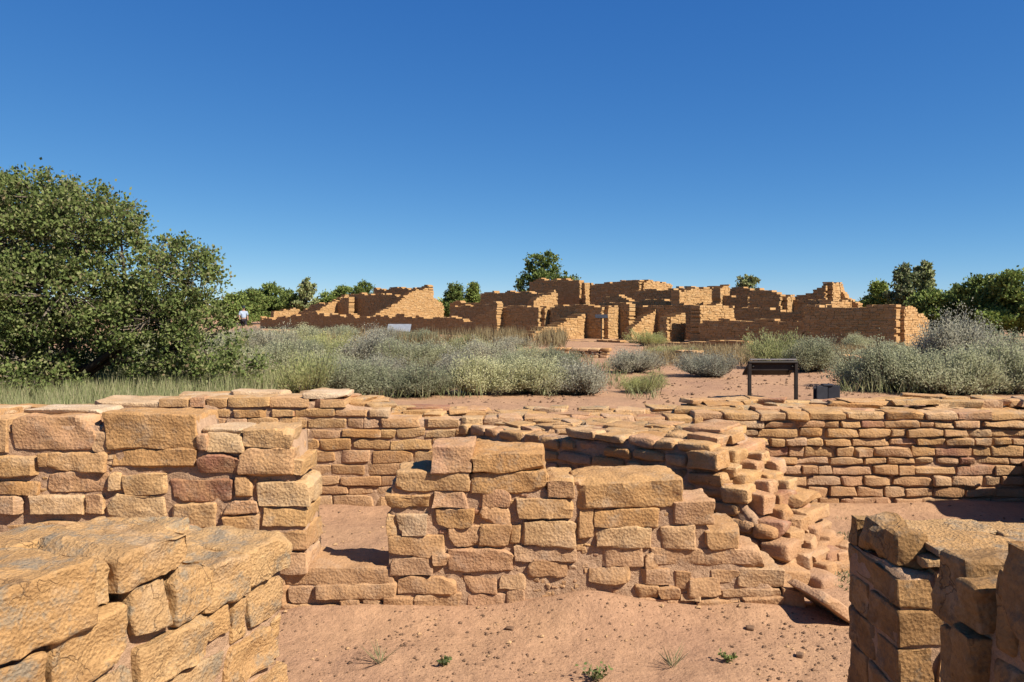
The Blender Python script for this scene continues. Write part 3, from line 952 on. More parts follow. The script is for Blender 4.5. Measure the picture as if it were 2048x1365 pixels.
# left block
RF(0, [(526, 636), (560, 634), (604, 630), (620, 627), (690, 632), (760, 634), (830, 632), (940, 641), (965, 630), (1000, 614)], rag=.16)
RS(545, 1, 3.4, [(0, 624), (.4, 620), (1, 620)])
RF(3.2, [(602, 624), (640, 612), (670, 602), (703, 590)], rag=.2)
RS(632, 1.2, 4.0, [(0, 622), (.4, 604), (1, 590)])
RF(4, [(703, 590), (740, 588), (820, 592)])
RS(741, .5, 6.9, [(0, 634), (.2, 620), (.45, 594), (.6, 578), (.74, 574), (.82, 586), (.92, 602), (1, 613)], rag=.14)
RF(8, [(752, 577), (790, 578), (862, 575)], rag=.14)
RF(3, [(905, 613), (960, 610), (1000, 606)])
RF(6.5, [(905, 604), (968, 603)])
# terrace kerbs and low walls before the ruin
RF(-2.2, [(1104, 683), (1250, 682), (1500, 683)], rag=.03, zb=.0)
for px0, px1, y, py, lab in [(1104, 1222, 25.5, 696, "low dark stone kerb half hidden behind grey sagebrush"), (1356, 1402, 24.5, 698, "stub of low stepped stones at the end of the path"),
                             (1682, 1728, 20.0, 708, "short low stone kerb between the pale bush and dense sagebrush")]:
    a, b = at(px0, 700, y), at(px1, 700, y - .6)
    root = tag(empty("stone_kerb", (a.x, a.y, .2)), lab, "kerb", "low stone kerbs before the ruin", "thing")
    L = (Vector((b.x, b.y, 0)) - Vector((a.x, a.y, 0))).length
    e = (Vector((b.x, b.y, 0)) - Vector((a.x, a.y, 0))) / L
    zt = ztop(py, y)
    u, k = 0, 0
    zz = .22
    while zz < zt - .03:
        u = 0
        h = U(.09, .12)
        while u < L - .1:
            l = min(U(.22, .45), L - u)
            q = Vector((a.x, a.y, 0)) + e * (u + l / 2)
            place_stone(root, (q.x, q.y, zz + h / 2), (l - .02, .4, h - .015), math.atan2(e.y, e.x), cell=.12, r=.03, tilt=.03)
            u += l
        zz += h


# ------------------------------------------------------------------ plants
def diamonds(P, A, B):
    """leaf-shaped quads: P base points, A length vectors, B half-width vectors"""
    n = len(P)
    V = np.stack([P, P + A * .45 + B, P + A, P + A * .45 - B], 1).reshape(-1, 3)
    F = np.arange(n * 4).reshape(n, 4)
    return V, F


def unit(V):
    return V / np.maximum(np.linalg.norm(V, axis=-1, keepdims=True), 1e-9)


def tube(path, radii, sides=6):
    path = [Vector(p) for p in path]
    V, F = [], []
    for i, p in enumerate(path):
        d = (path[min(i + 1, len(path) - 1)] - path[max(i - 1, 0)]).normalized()
        a = d.orthogonal().normalized(); b = d.cross(a)
        for k in range(sides):
            t = 2 * math.pi * k / sides
            q = p + (a * math.cos(t) + b * math.sin(t)) * radii[i]
            V.append(tuple(q))
    for i in range(len(path) - 1):
        for k in range(sides):
            F.append((i * sides + k, i * sides + (k + 1) % sides, (i + 1) * sides + (k + 1) % sides, (i + 1) * sides + k))
    return np.array(V), np.array(F)


def merge(parts):
    V, F, n = [], [], 0
    for v, f in parts:
        V.append(v); F.append(f + n); n += len(v)
    return np.concatenate(V), np.concatenate(F)


def wiggle(a, b, n, amt, g):
    a, b = np.array(a, float), np.array(b, float)
    out = []
    for i in range(n + 1):
        t = i / n
        out.append(tuple(a + (b - a) * t + g.normal(0, amt, 3) * math.sin(math.pi * t)))
    return out


def sage_proto(seed, leafmat, n_br=260, per=130, leaf=(.034, .0075), lean=.4, fill=.75):
    """a unit shrub: about 1 m high and 1.3 m across; returns (foliage mesh, stem mesh)"""
    g = np.random.default_rng(seed)
    lobes = [(g.uniform(-.38, .38), g.uniform(-.38, .38), g.uniform(.62, 1.0), g.uniform(.24, .36)) for _ in range(7)]
    P, A, B, stems = [], [], [], []
    for i in range(n_br):
        lx, ly, lz, lr = lobes[g.integers(len(lobes))]
        th = g.uniform(0, 6.28); rr = lr * math.sqrt(g.random())
        tip = np.array([lx + rr * math.cos(th), ly + rr * math.sin(th), lz * (1 - .55 * (rr / lr) ** 2) * g.uniform(.6, 1.03)])
        tip[:2] *= 1.15
        base = np.array([tip[0] * .18, tip[1] * .18, 0.0])
        mid = base + (tip - base) * .5 + np.array([tip[0], tip[1], -.1]) * .15
        stems.append(tube([base, mid, tip], [.012, .007, .003], 3))
        n = per
        t = fill * g.random(n) ** .7 + (1 - fill)
        q = (1 - t)[:, None] ** 2 * base + (2 * t * (1 - t))[:, None] * mid + (t ** 2)[:, None] * tip
        q = q + g.normal(0, .035, (n, 3)) * (0.5 + t)[:, None]
        d = unit(np.array([tip[0] * .6, tip[1] * .6, .8])[None] + g.normal(0, lean, (n, 3)))
        s = unit(np.cross(d, g.normal(0, 1, (n, 3))))
        ln = leaf[0] * g.uniform(.6, 1.3, n)[:, None]
        q[:, 2] = np.maximum(q[:, 2], .02)
        P.append(q); A.append(d * ln); B.append(s * leaf[1] * g.uniform(.7, 1.3, n)[:, None])
    V, F = diamonds(np.concatenate(P), np.concatenate(A), np.concatenate(B))
    SV, SF = merge(stems)
    return mk("foliage", V, F, M[leafmat]), mk("stems", SV, SF, M['twig'])


SAGE = {'sage': [sage_proto(s, 'sage') for s in (1, 2, 3)], 'grey': [sage_proto(s, 'sage_grey', 180, 110) for s in (4, 5)],
        'rabbit': [sage_proto(s, 'rabbit', 170, 100, (.055, .0052), .22) for s in (6, 7)]}
G_SAGE = "sagebrush and rabbitbrush between the near walls and the ruin"


def shrub(px, base_y, w_px, top_y, kind, k, name, label, cat="shrub"):
    y = (CAM_Z - .25) * FPX / (base_y - HORIZON)
    x = (px - CX) / FPX * y
    z = gz(x, y)
    y2 = y
    h = ztop(top_y, y2) - z
    w = w_px / FPX * y2
    fol, st = SAGE[kind][k % len(SAGE[kind])]
    root = tag(empty(name, (x, y2, z - .02)), label, cat, G_SAGE)
    root.rotation_euler = (0, 0, U(0, 6.28))
    root.scale = (w / 1.25, w / 1.25, h / .92)
    link("foliage", fol, root); link("stems", st, root)


SHRUBS = [
    (700, 790, 175, 705, 'sage', 0, "pale sagebrush just behind the slab-topped back wall, below the far pale sign"),
    (560, 762, 140, 668, 'sage', 1, "green-grey sagebrush at the lower right of the big oak"),
    (725, 738, 170, 655, 'grey', 0, "tall grey sagebrush directly left of the far pale sign"),
    (850, 790, 165, 712, 'sage', 2, "pale green sagebrush close behind the wall, straight below the far pale sign"),
    (805, 742, 140, 666, 'sage', 0, "sagebrush whose top touches the far pale sign's feet"),
    (965, 790, 170, 702, 'sage', 1, "pale sagebrush at the wall above the doorway's right side"),
    (905, 738, 140, 674, 'sage', 2, "sagebrush in front of the dark low ruin wall with dry grass"),
    (1060, 786, 165, 700, 'sage', 0, "broad grey-green sagebrush in the middle of the picture at the wall"),
    (990, 738, 130, 668, 'grey', 1, "grey sagebrush before the long shaded ruin wall, left of the stepped buttress"),
    (1175, 786, 175, 712, 'grey', 0, "low twiggy grey bush at the bare path's left edge"),
    (1258, 745, 120, 688, 'grey', 1, "thin grey bush beyond the twiggy one, left of the path"),
    (1282, 784, 85, 735, 'rabbit', 0, "small yellow-green tuft beside the path's left edge"),
    (615, 790, 170, 690, 'rabbit', 1, "bright yellow-green rabbitbrush right of the oak, behind the slab-topped wall"),
    (470, 772, 150, 672, 'sage', 2, "olive shrub in the shade under the oak's right side"),
    (640, 712, 110, 660, 'rabbit', 0, "yellow-green rabbitbrush close to the ruin's left shaded wall"),
    (545, 715, 130, 650, 'grey', 0, "grey sagebrush in front of the ruin's left end"),
    (430, 735, 150, 665, 'sage', 1, "sagebrush half hidden behind the oak, left of the person"),
    (1430, 754, 125, 694, 'grey', 1, "round grey sagebrush alone on the bare path left of the dark sign"),
    (1560, 738, 120, 648, 'rabbit', 1, "tall yellow-green rabbitbrush behind the dark sign"),
    (1622, 744, 110, 662, 'sage', 0, "pale sagebrush behind the dark sign's right post"),
    (1720, 702, 80, 664, 'sage', 1, "small sagebrush in front of the ruin's right corner wall"),
    (1790, 780, 185, 672, 'sage', 2, "pale sagebrush at the left end of the dense right-hand thicket"),
    (1905, 786, 210, 678, 'sage', 0, "broad pale sagebrush in the middle of the right-hand thicket"),
    (2015, 786, 190, 672, 'sage', 1, "sagebrush at the right frame edge in front of the thicket"),
    (1890, 742, 190, 618, 'grey', 0, "tall grey sagebrush rising at the back of the right-hand thicket"),
    (2000, 738, 190, 640, 'sage', 2, "sagebrush behind the thicket at the right frame edge, below dark junipers"),
    (1780, 730, 120, 675, 'sage', 0, "sagebrush just right of the ruin's bright corner"),
    (2110, 765, 200, 650, 'sage', 1, "sagebrush cut by the right frame edge"),
    (1300, 692, 70, 656, 'rabbit', 0, "small green bush inside the open ruin room beside the stone pillar"),
    (1340, 712, 90, 688, 'rabbit', 1, "low yellowish bush in front of the ruin's stone pillar"),
    (760, 770, 130, 700, 'grey', 1, "grey sagebrush in the second row below the far pale sign"),
    (660, 765, 130, 690, 'sage', 2, "dull sagebrush between the rabbitbrush and the grey bushes"),
    (1110, 752, 120, 690, 'sage', 1, "sagebrush in front of the low dark kerb"),
    (1020, 765, 120, 690, 'sage', 0, "sagebrush in the second row, below the stepped buttress"),
    (120, 762, 190, 690, 'sage', 0, "dull sagebrush behind the oak's twisted trunks"),
    (270, 756, 180, 690, 'sage', 1, "sagebrush showing under the oak's low bent limb"),
    (20, 745, 200, 680, 'grey', 0, "grey bush in the oak's shade by the left frame edge"),
    (350, 742, 180, 672, 'rabbit', 1, "yellow-green bush behind the oak's right lobe"),
    (460, 712, 150, 655, 'rabbit', 0, "yellow-green bush just left of and below the person"),
    (360, 712, 180, 660, 'sage', 2, "far sagebrush glimpsed through the oak's right side"),
    (500, 694, 100, 648, 'grey', 1, "small grey bush at the person's feet"),
    (590, 692, 120, 646, 'sage', 2, "low sagebrush at the foot of the ruin's left shaded wall"),
    (672, 693, 120, 645, 'sage', 0, "low sagebrush under the ruin's small lit notch, left of the far pale sign"),
    (752, 694, 110, 650, 'grey', 0, "low grey bush just left of the far pale sign's posts"),
    (850, 694, 130, 656, 'sage', 1, "low sagebrush just right of the far pale sign's posts"),
    (935, 695, 110, 664, 'rabbit', 1, "low yellowish bush among the dry grass by the ruin"),
    (1010, 697, 100, 668, 'grey', 1, "low grey bush at the left foot of the stepped buttress"),
    (600, 725, 130, 672, 'sage', 0, "pale bush between the oak and the far pale sign, third row"),
    (690, 722, 120, 668, 'rabbit', 0, "yellow-green bush in the third row behind the grey bushes"),
    (850, 722, 130, 678, 'grey', 1, "twiggy grey bush in the third row right of the far pale sign"),
    (960, 722, 120, 676, 'sage', 1, "sagebrush in the third row before the stepped buttress"),
    (1050, 728, 110, 684, 'sage', 2, "sagebrush left of the low dark kerb"),
    (900, 765, 130, 692, 'grey', 0, "greyish sagebrush in the second row, right of the far pale sign"),
]
for px, by, w, ty, kind, k, lab in SHRUBS:
    shrub(px, by, w, ty, kind, k, "rabbitbrush" if kind == 'rabbit' else "sagebrush", lab)


def tree(name, label, base, crown, limbs, leafmat, n_leaf, leaf, clump_r=.16, per=55, shell=.55, group=None, seed=1, twigs=0, up=.35, barkmat='bark', cat='tree'):
    """crown: ellipsoids (x,y,z,rx,ry,rz) relative to base; limbs: list of (path, radii)"""
    g = np.random.default_rng(seed)
    root = tag(empty(name, base), label, cat, group)
    V, F = merge([tube(p, r, 6) for p, r in limbs])
    link("trunk", mk("trunk", V, F, M[barkmat], True), root)
    vol = np.array([c[3] * c[4] * c[5] for c in crown]); vol = vol / vol.sum()
    nc = max(1, n_leaf // per)
    ids = g.choice(len(crown), nc, p=vol)
    E_ = np.array(crown)[ids]
    d = unit(g.normal(0, 1, (nc, 3)))
    rad = np.where(g.random(nc) < shell, g.uniform(.78, 1.04, nc), g.uniform(.25, 1, nc) ** .5)
    C = E_[:, :3] + d * E_[:, 3:] * rad[:, None]
    C[:, 2] = np.maximum(C[:, 2], .1)
    sz = clump_r * g.uniform(.5, 1.5, nc)
    Q = np.repeat(C, per, 0) + g.normal(0, 1, (nc * per, 3)) * np.repeat(sz, per)[:, None] * np.array([1, 1, .75]) * .6
    dirs = unit(np.repeat(d, per, 0) * .5 + g.normal(0, .8, (nc * per, 3)) + np.array([0, 0, up]))
    side = unit(np.cross(dirs, g.normal(0, 1, (nc * per, 3))))
    n = nc * per
    V, F = diamonds(Q, dirs * leaf[0] * g.uniform(.6, 1.3, n)[:, None], side * leaf[1] * g.uniform(.7, 1.3, n)[:, None])
    crown_o = link("crown", mk("crown", V, F, M[leafmat]), root)
    if twigs:
        T = []
        for i in g.choice(nc, min(twigs, nc), replace=False):
            c = C[i]
            e = E_[i]
            a = np.array(e[:3]) + (c - e[:3]) * g.uniform(.0, .5)
            T.append(tube(wiggle(a, c + (c - e[:3]) * g.uniform(0, .14), 3, .05, g), [.012, .009, .006, .003], 3))
        V, F = merge(T)
        link("twigs", mk("twigs", V, F, M['oak_twig']), root)
    return root


# the big oak on the left
OY = 13.6
OB = at(190, 790, OY)
OB.z = gz(OB.x, OB.y) - .03


def orel(px, py, y):
    q = at(px, py, y) - OB
    return (q.x, q.y, q.z)


def oell(px, py, y, rpx, rpy, ry):
    return (*orel(px, py, y), rpx / FPX * y, ry, rpy / FPX * y)


crown = [oell(40, 470, 13.6, 150, 110, 1.1), oell(170, 475, 13.4, 110, 100, .95), oell(-110, 480, 14.0, 150, 150, 1.2), oell(235, 450, 13.4, 55, 55, .5), oell(120, 590, 13.0, 130, 90, .9),
         oell(350, 560, 13.5, 80, 78, .8), oell(395, 600, 13.6, 58, 70, .6), oell(300, 640, 13.2, 90, 80, .7), oell(10, 620, 13.2, 120, 110, 1.0), oell(400, 690, 13.6, 90, 62, .7), oell(40, 720, 12.8, 100, 55, .6),
         oell(-100, 680, 13.2, 120, 110, 1.), oell(350, 512, 13.6, 42, 40, .4), oell(80, 395, 13.7, 95, 50, .7), oell(-40, 400, 13.9, 90, 60, .7), oell(480, 735, 13.7, 50, 42, .45), oell(330, 735, 13.5, 80, 50, .55), oell(420, 750, 13.4, 75, 38, .5), oell(60, 765, 12.6, 110, 38, .5), oell(-80, 760, 12.6, 120, 45, .6), oell(-150, 560, 14, 130, 160, 1.2), oell(150, 722, 14.8, 130, 46, .5), oell(225, 640, 13.8, 80, 70, .6), oell(255, 570, 13.8, 55, 40, .4), oell(90, 690, 14.6, 130, 60, .5)]
g0 = np.random.default_rng(3)
limbs = [([(0, 0, 0), orel(170, 755, 13.6), orel(215, 725, 13.5), orel(255, 690, 13.4), orel(330, 640, 13.3), orel(380, 580, 13.4)], [.075, .065, .055, .045, .03, .015]),
         ([orel(120, 800, 13.6), orel(110, 740, 13.6), orel(140, 690, 13.5), orel(110, 610, 13.5), orel(150, 520, 13.5), orel(170, 430, 13.5)], [.10, .085, .075, .06, .04, .015]),
         ([orel(110, 740, 13.6), orel(180, 735, 13.4), orel(230, 700, 13.3), orel(245, 640, 13.3), orel(250, 560, 13.3), orel(240, 460, 13.4)], [.08, .07, .06, .05, .035, .012]),
         ([orel(90, 800, 13.7), orel(60, 700, 13.7), orel(20, 620, 13.7), orel(30, 520, 13.7), orel(20, 420, 13.7)], [.10, .08, .06, .04, .015]),
         ([orel(60, 700, 13.7), orel(-20, 640, 13.8), orel(-90, 540, 13.9), orel(-110, 430, 13.9)], [.07, .055, .04, .015]),
         ([orel(215, 725, 13.5), orel(300, 715, 13.4), orel(370, 690, 13.5), orel(430, 650, 13.5)], [.06, .05, .035, .012]),
         ([orel(255, 690, 13.4), orel(280, 610, 13.4), orel(330, 540, 13.5), orel(350, 495, 13.5)], [.05, .04, .025, .01])]
tree("oak_tree", "big spreading scrub oak with dark twisted limbs on the left", OB, crown, limbs, 'oak', 140000, (.065, .022), .15, 60, .55, None, 3, twigs=1400, cat="tree")

# trees beyond and beside the ruin
TREES = [  # px, top row, width px, depth, kind, label
    (1088, 508, 112, 62, 'j', "dark rounded juniper standing alone above the ruin's centre"),
    (465, 592, 70, 74, 'j', "low juniper between the oak and the person"),
    (500, 582, 80, 82, 'j', "juniper directly above the person"),
    (538, 570, 80, 86, 'j', "tallest juniper of the row over the ruin's left end"),
    (580, 584, 66, 84, 'j', "juniper in the gap left of the bare pale tree"),
    (614, 560, 56, 82, 'p', "sparse pale grey-green tree over the ruin's left slope"),
    (655, 588, 60, 88, 'j', "low juniper behind the ruin's jagged rising wall"),
    (690, 574, 60, 92, 'j', "flat-topped juniper left of the high lit wall"),
    (730, 567, 56, 92, 'j', "juniper peeking over the high lit wall's left shoulder"),
    (908, 570, 52, 90, 'j', "small juniper right of the high lit wall"),
    (946, 566, 30, 90, 'j', "narrow juniper spike between the ruin's two high blocks"),
    (1494, 553, 74, 70, 'p', "bushy pale tree peeking over the ruin right of centre"),
    (1758, 570, 66, 56, 'j', "low juniper left of the two thin pines"),
    (1806, 533, 66, 54, 'p', "thin open pine, left one of the pair by the bright ruin corner"),
    (1848, 528, 60, 54, 'p', "thin open pine, right one of the pair by the bright ruin corner"),
    (1865, 585, 90, 48, 'j', "yellowish juniper below the thin pines, right of the ruin corner"),
    (1912, 586, 62, 52, 'j', "low dark juniper between the pines and the right-edge trees"),
    (1968, 556, 100, 46, 'j', "dark juniper, left one of the right-edge pair"),
    (2030, 548, 120, 44, 'j', "dark juniper cut by the right frame edge"),
]


def far_tree(px, top, w, y, kind, label, seed):
    g = np.random.default_rng(seed)
    x = (px - CX) / FPX * y
    h = ztop(top, y) - .2
    r = w / FPX * y / 2
    crown = []
    if kind == 'j':
        for i in range(22):
            t = i / 21
            rr = r * (1.12 - .55 * t ** 2.5)
            a = g.uniform(0, 6.28)
            k = g.uniform(.35, .85) * rr
            crown.append((k * math.cos(a), k * math.sin(a), h * (.2 + .68 * t), rr * g.uniform(.3, .55), rr * g.uniform(.3, .55), h * g.uniform(.06, .13)))
        crown.append((0, 0, h * .93, r * .4, r * .4, h * .08))
        mat, nl, cr, per = 'juniper', 18000, .24, 40
        limbs = [(wiggle((0, 0, 0), (0, 0, h * .85), 4, .12, g), [.16, .13, .1, .07, .03])]
    else:
        tips = []
        for i in range(24):
            t = .28 + .70 * i / 23
            a = i * 2.4 + g.uniform(-.4, .4)
            ln = r * (1.05 - .72 * t) * g.uniform(.7, 1.35)
            root_p = np.array([0, 0, h * t * .88])
            tip = root_p + np.array([ln * math.cos(a), ln * math.sin(a), h * g.uniform(.05, .13)])
            tips.append((root_p, tip))
            for f in (.55, .8, 1.0):
                q = root_p + (tip - root_p) * f
                crown.append((*q, r * .13, r * .13, h * .028))
        crown.append((0, 0, h * .97, r * .1, r * .1, h * .05))
        mat, nl, cr, per = 'pinyon', 7500, .15, 22
        limbs = [(wiggle((0, 0, 0), (0, 0, h * .92), 4, .12, g), [.14, .11, .08, .05, .02])] + [
            (wiggle(a_, b_, 3, .04, g), [.04, .03, .02, .008]) for a_, b_ in tips]
    tree("juniper_tree" if kind == 'j' else "pine_tree", label, (x, y, .2), crown, limbs, mat, nl, (.2, .065), cr, per, .6, "trees beyond the ruin", seed, up=.5)


for i, (px, top, w, y, kind, lab) in enumerate(TREES):
    far_tree(px, top, w, y, kind, lab, 40 + i)


# far woodland closing the horizon (one mass)
def woodland():
    g = np.random.default_rng(77)
    n = 46000
    X = g.uniform(-150, 150, n); Y = g.uniform(110, 175, n)
    ph = fbm(np.stack([X * .12, Y * .05, X * 0], -1), 5, 3)
    Hh = np.clip(2.6 + 1.2 * ph, .8, 5)
    Z = Hh * g.random(n) ** .6 + .1
    d = unit(g.normal(0, 1, (n, 3)) + np.array([0, 0, .4]))
    s = unit(np.cross(d, g.normal(0, 1, (n, 3))))
    V, F = diamonds(np.stack([X, Y, Z], -1), d * .55, s * .2)
    tag(link("distant_woodland", mk("distant_woodland", V, F, M['juniper'])), "low dark woodland along the horizon behind the ruin", "woodland", kind="stuff")


woodland()


def blades(name, label, P, h, wdt, mat, lean=.3, seed=1, cat="grass"):
    g = np.random.default_rng(seed)
    n = len(P)
    z = ground_z(P[:, 0], P[:, 1])
    base = np.stack([P[:, 0], P[:, 1], z - .01], -1)
    d = unit(np.stack([g.normal(0, lean, n), g.normal(0, lean, n), np.ones(n)], -1))
    s = unit(np.cross(d, g.normal(0, 1, (n, 3))))
    V, F = diamonds(base, d * (h * g.uniform(.5, 1.25, n))[:, None], s * wdt)
    o = link(name, mk(name, V, F, M[mat]))
    return tag(o, label, cat, kind="stuff")


def scatter(n, pxr, yr, g, clump=0.0):
    y = g.uniform(*yr, n)
    px = g.uniform(*pxr, n)
    P = np.stack([(px - CX) / FPX * y, y], -1)
    if clump:
        k = fbm(np.stack([P[:, 0] * 1.4, P[:, 1] * .9, P[:, 0] * 0], -1), 21, 2)
        P = P[k > clump]
    return P


gg = np.random.default_rng(9)
blades("grass", "tall pale green grass under the oak behind the left wall", scatter(34000, (-150, 560), (9.5, 17), gg, -.35), .42, .006, 'grass', .28, 2)
blades("grass", "thin green grass between the sagebrush in the middle", scatter(9000, (480, 1320), (13.2, 24), gg, .35), .26, .007, 'grass', .35, 3)
blades("grass", "thin olive grass on the far ground behind the oak", scatter(22000, (200, 560), (17, 42), gg, -.3), .5, .012, 'grass', .35, 12)
blades("dry_grass", "tan dry grass along the foot of the ruin", scatter(13000, (640, 1130), (29, 40), gg, .3), .7, .014, 'dry_grass', .22, 4)
blades("dry_grass", "yellowish dry grass by the right part of the ruin", scatter(9000, (1290, 1760), (21, 30), gg, .0), .32, .011, 'dry_grass', .35, 5)
blades("grass", "sparse short green weeds on the floor below the coursed wall", scatter(2600, (1600, 1760), (4.6, 6.7), gg, .1), .045, .004, 'grass', .7, 6)
blades("grass", "green grass at the foot of the right-hand sagebrush thicket", scatter(7000, (1680, 2150), (14, 24), gg, .0), .3, .008, 'grass', .4, 7)


def weed(px, py, n, h, label, mat='grass', leafy=False, seed=1):
    g = np.random.default_rng(seed)
    y = (CAM_Z - .02) * FPX / (py - HORIZON)
    x = (px - CX) / FPX * y
    z = gz(x, y)
    root = tag(empty("weed", (x, y, z)), label, "weed", "small weeds on the sandy floor")
    th = g.uniform(0, 6.28, n)
    d = unit(np.stack([np.cos(th) * g.uniform(.3, 1.4, n), np.sin(th) * g.uniform(.3, 1.4, n), np.ones(n)], -1))
    s = unit(np.cross(d, g.normal(0, 1, (n, 3))))
    ln = h * g.uniform(.5, 1.2, n)
    V, F = diamonds(np.zeros((n, 3)) + g.normal(0, .008, (n, 3)) * np.array([1, 1, 0]), d * ln[:, None], s * .0022)
    link("blades", mk("blades", V, F, M[mat]), root)
    if leafy:
        m = n * 4
        i = g.integers(0, n, m)
        Pp = d[i] * (ln[i] * g.uniform(.3, 1, m))[:, None]
        dd = unit(g.normal(0, 1, (m, 3)) + np.array([0, 0, .4])); ss = unit(np.cross(dd, g.normal(0, 1, (m, 3))))
        V, F = diamonds(Pp, dd * .022, ss * .008)
        link("leaves", mk("leaves", V, F, M['oak']), root)


weed(760, 1325, 26, .13, "thin wispy weed on the sand below the doorway", seed=1)
weed(888, 1328, 14, .05, "tiny dark weed right of the wispy weed below the doorway", leafy=True, seed=2)
weed(1345, 1330, 26, .13, "thin wispy weed on the sand at lower right of centre", seed=3)
weed(1455, 1326, 14, .05, "tiny dark weed right of the lower-right wispy weed", leafy=True, seed=4)
weed(1190, 1358, 16, .11, "small leafy dark green weed at the bottom edge", leafy=True, seed=5)
weed(1100, 1205, 22, .16, "dry wisps of grass on the sand heap at the wall", 'dry_grass', seed=6)
weed(1215, 1203, 12, .05, "tiny dark weed on the sand heap at the wall", leafy=True, seed=7)


# ------------------------------------------------------------------ signs, box, person
def bevel_box(name, dims, mat, parent, loc, rot=(0, 0, 0), bev=.006):
    dx, dy, dz = (d / 2 for d in dims)
    V = [(x, y, z) for x in (-dx, dx) for y in (-dy, dy) for z in (-dz, dz)]
    me = mk(name, V, BOX_F, M[mat])
    o = link(name, me, parent, loc, rot)
    m = o.modifiers.new("bevel", 'BEVEL')
    m.width = bev
    m.segments = 2
    return o


SY = 13.4
a, b = at(1499, 797, SY), at(1592, 797, SY)
sx = (a.x + b.x) / 2; sw = b.x - a.x
sz = gz(sx, SY)
sign = tag(empty("wayside_sign", (sx, SY, sz)), "dark metal wayside sign on two posts, seen from behind, by the path", "sign")
zt = ztop(718, SY) - sz
for k in (-1, 1):
    bevel_box("post", (.055, .055, zt - .03), 'metal', sign, (k * sw / 2, 0, (zt - .03) / 2 - .02))
bevel_box("panel", (sw + .04, .46, .03), 'metal', sign, (0, .16, zt - .17), (math.radians(-32), 0, 0))
bevel_box("panel_back", (sw - .03, .03, .16), 'metal', sign, (0, .04, zt - .12), (0, 0, 0))
bevel_box("panel_edge", (sw - .0, .05, .022), 'panel_edge', sign, (0, -.01, zt - .012))
bevel_box("bracket", (.03, .3, .03), 'metal', sign, (-sw / 2 + .06, .12, zt - .2), (math.radians(-32), 0, 0))
bevel_box("bracket", (.03, .3, .03), 'metal', sign, (sw / 2 - .06, .12, zt - .2), (math.radians(-32), 0, 0))

BY = 13.0
bxp = at(1656, 803, BY)
bz = gz(bxp.x, BY)
box = tag(empty("guide_box", (bxp.x, BY, bz)), "small charcoal metal guide box on the ground right of the dark sign", "box")
bh = ztop(772, BY) - bz
bevel_box("door", (.185, .03, bh), 'box', box, (-.10, 0, bh / 2), (0, 0, .08))
bevel_box("door", (.19, .03, bh), 'box', box, (.10, .012, bh / 2), (0, 0, -.08))
bevel_box("back_panel", (.36, .02, bh - .04), 'box', box, (0, .16, bh / 2 - .02))
bevel_box("cap", (.17, .12, .03), 'box', box, (0, .04, bh + .012))
bevel_box("foot_plate", (.4, .24, .02), 'box', box, (0, .08, .01))

FY = 36.0
fp = at(798, 668, FY)
fz = .2
s2 = tag(empty("wayside_sign", (fp.x, FY, fz)), "pale interpretive sign panel on short legs before the ruin's left part", "sign")
zt2 = ztop(649, FY) - fz
bevel_box("panel", (1.05, .62, .035), 'panel_grey', s2, (0, 0, zt2 - .17), (math.radians(32), 0, 0))
bevel_box("panel_frame", (1.1, .66, .025), 'metal', s2, (0, .012, zt2 - .2), (math.radians(32), 0, 0))
for k in (-1, 1):
    bevel_box("post", (.08, .08, zt2 - .15), 'panel_edge', s2, (k * .42, .08, (zt2 - .15) / 2))

q = ruin_pt(1203, -.6)
s3 = tag(empty("wayside_sign", (q.x, q.y, .2)), "small dark sign against the ruin's middle wall", "sign")
z3 = ztop(630, q.y) - .2
bevel_box("panel", (.62, .3, .03), 'box', s3, (0, 0, z3 - .08), (math.radians(35), 0, 0))
bevel_box("post", (.06, .06, z3 - .1), 'metal', s3, (0, .04, (z3 - .1) / 2))


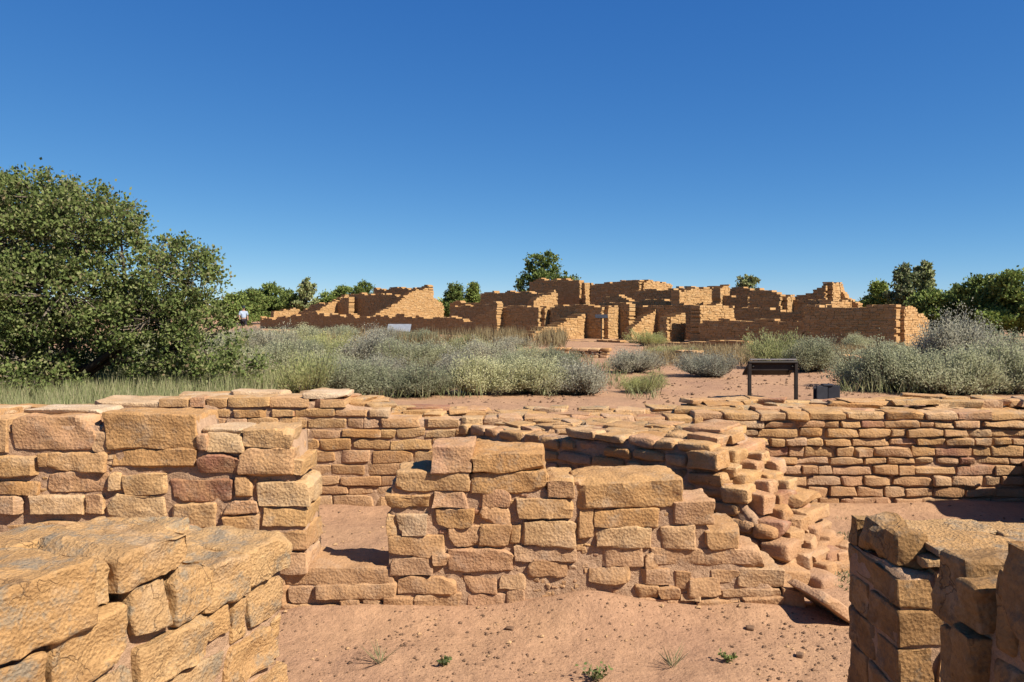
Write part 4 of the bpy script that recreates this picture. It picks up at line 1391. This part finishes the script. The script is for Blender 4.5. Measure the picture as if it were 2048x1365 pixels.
def skin(name, verts, edges, radii, mat, parent, root_i=0, sub=2):
    me = bpy.data.meshes.new(name)
    me.from_pydata(verts, edges, [])
    me.materials.append(M[mat])
    o = link(name, me, parent)
    o.modifiers.new("skin", 'SKIN')
    sv = me.skin_vertices[0].data
    for i, r in enumerate(radii):
        sv[i].radius = (r, r) if isinstance(r, (int, float)) else r
        sv[i].use_root = (i == root_i)
    s = o.modifiers.new("sub", 'SUBSURF')
    s.levels = s.render_levels = sub
    return o


PY = 52.0
pp = at(487, 666, PY)
per = tag(empty("person", (pp.x, PY, .2)), "person in pale blue shirt, dark cap and dark shorts walking at the ruin's left end", "person")
per.rotation_euler = (0, 0, .5)
bv = [(0, 0, .95), (0, 0, 1.2), (0, .02, 1.42), (0, 0, 1.53), (0, -.02, 1.62), (0, -.02, 1.73),
      (.1, 0, .88), (.12, -.12, .48), (.12, -.02, .08), (.12, -.2, .04), (-.1, 0, .88), (-.12, .1, .48), (-.12, .24, .1), (-.12, .1, .04),
      (.19, 0, 1.4), (.26, .05, 1.12), (.25, -.12, .92), (.25, -.16, .84), (-.19, 0, 1.4), (-.27, -.02, 1.12), (-.26, -.2, .96), (-.26, -.25, .9)]
be = [(0, 1), (1, 2), (2, 3), (3, 4), (4, 5), (0, 6), (6, 7), (7, 8), (8, 9), (0, 10), (10, 11), (11, 12), (12, 13), (2, 14), (14, 15), (15, 16), (16, 17), (2, 18), (18, 19), (19, 20), (20, 21)]
br = [(.16, .11), (.14, .1), (.15, .1), .055, (.085, .1), (.08, .095), .085, .06, .04, .035, .085, .06, .04, .035, .06, .045, .032, .04, .06, .045, .032, .04]
skin("body", bv, be, br, 'skin', per)
skin("shirt", [(0, 0, .93), (0, 0, 1.2), (0, .02, 1.42), (0, 0, 1.47), (.2, 0, 1.4), (.26, .04, 1.16), (-.2, 0, 1.4), (-.27, -.01, 1.16)],
     [(0, 1), (1, 2), (2, 3), (2, 4), (4, 5), (2, 6), (6, 7)], [(.19, .14), (.175, .13), (.18, .125), .09, .085, .075, .085, .075], 'shirt', per)
skin("shorts", [(0, 0, .96), (.1, 0, .88), (.12, -.1, .5), (-.1, 0, .88), (-.12, .09, .5)], [(0, 1), (1, 2), (0, 3), (3, 4)], [(.19, .14), .12, .1, .12, .1], 'short', per)
skin("cap", [(0, -.02, 1.72), (0, -.02, 1.78), (0, -.16, 1.71)], [(0, 1), (0, 2)], [(.11, .12), (.08, .09), (.08, .02)], 'hat', per)
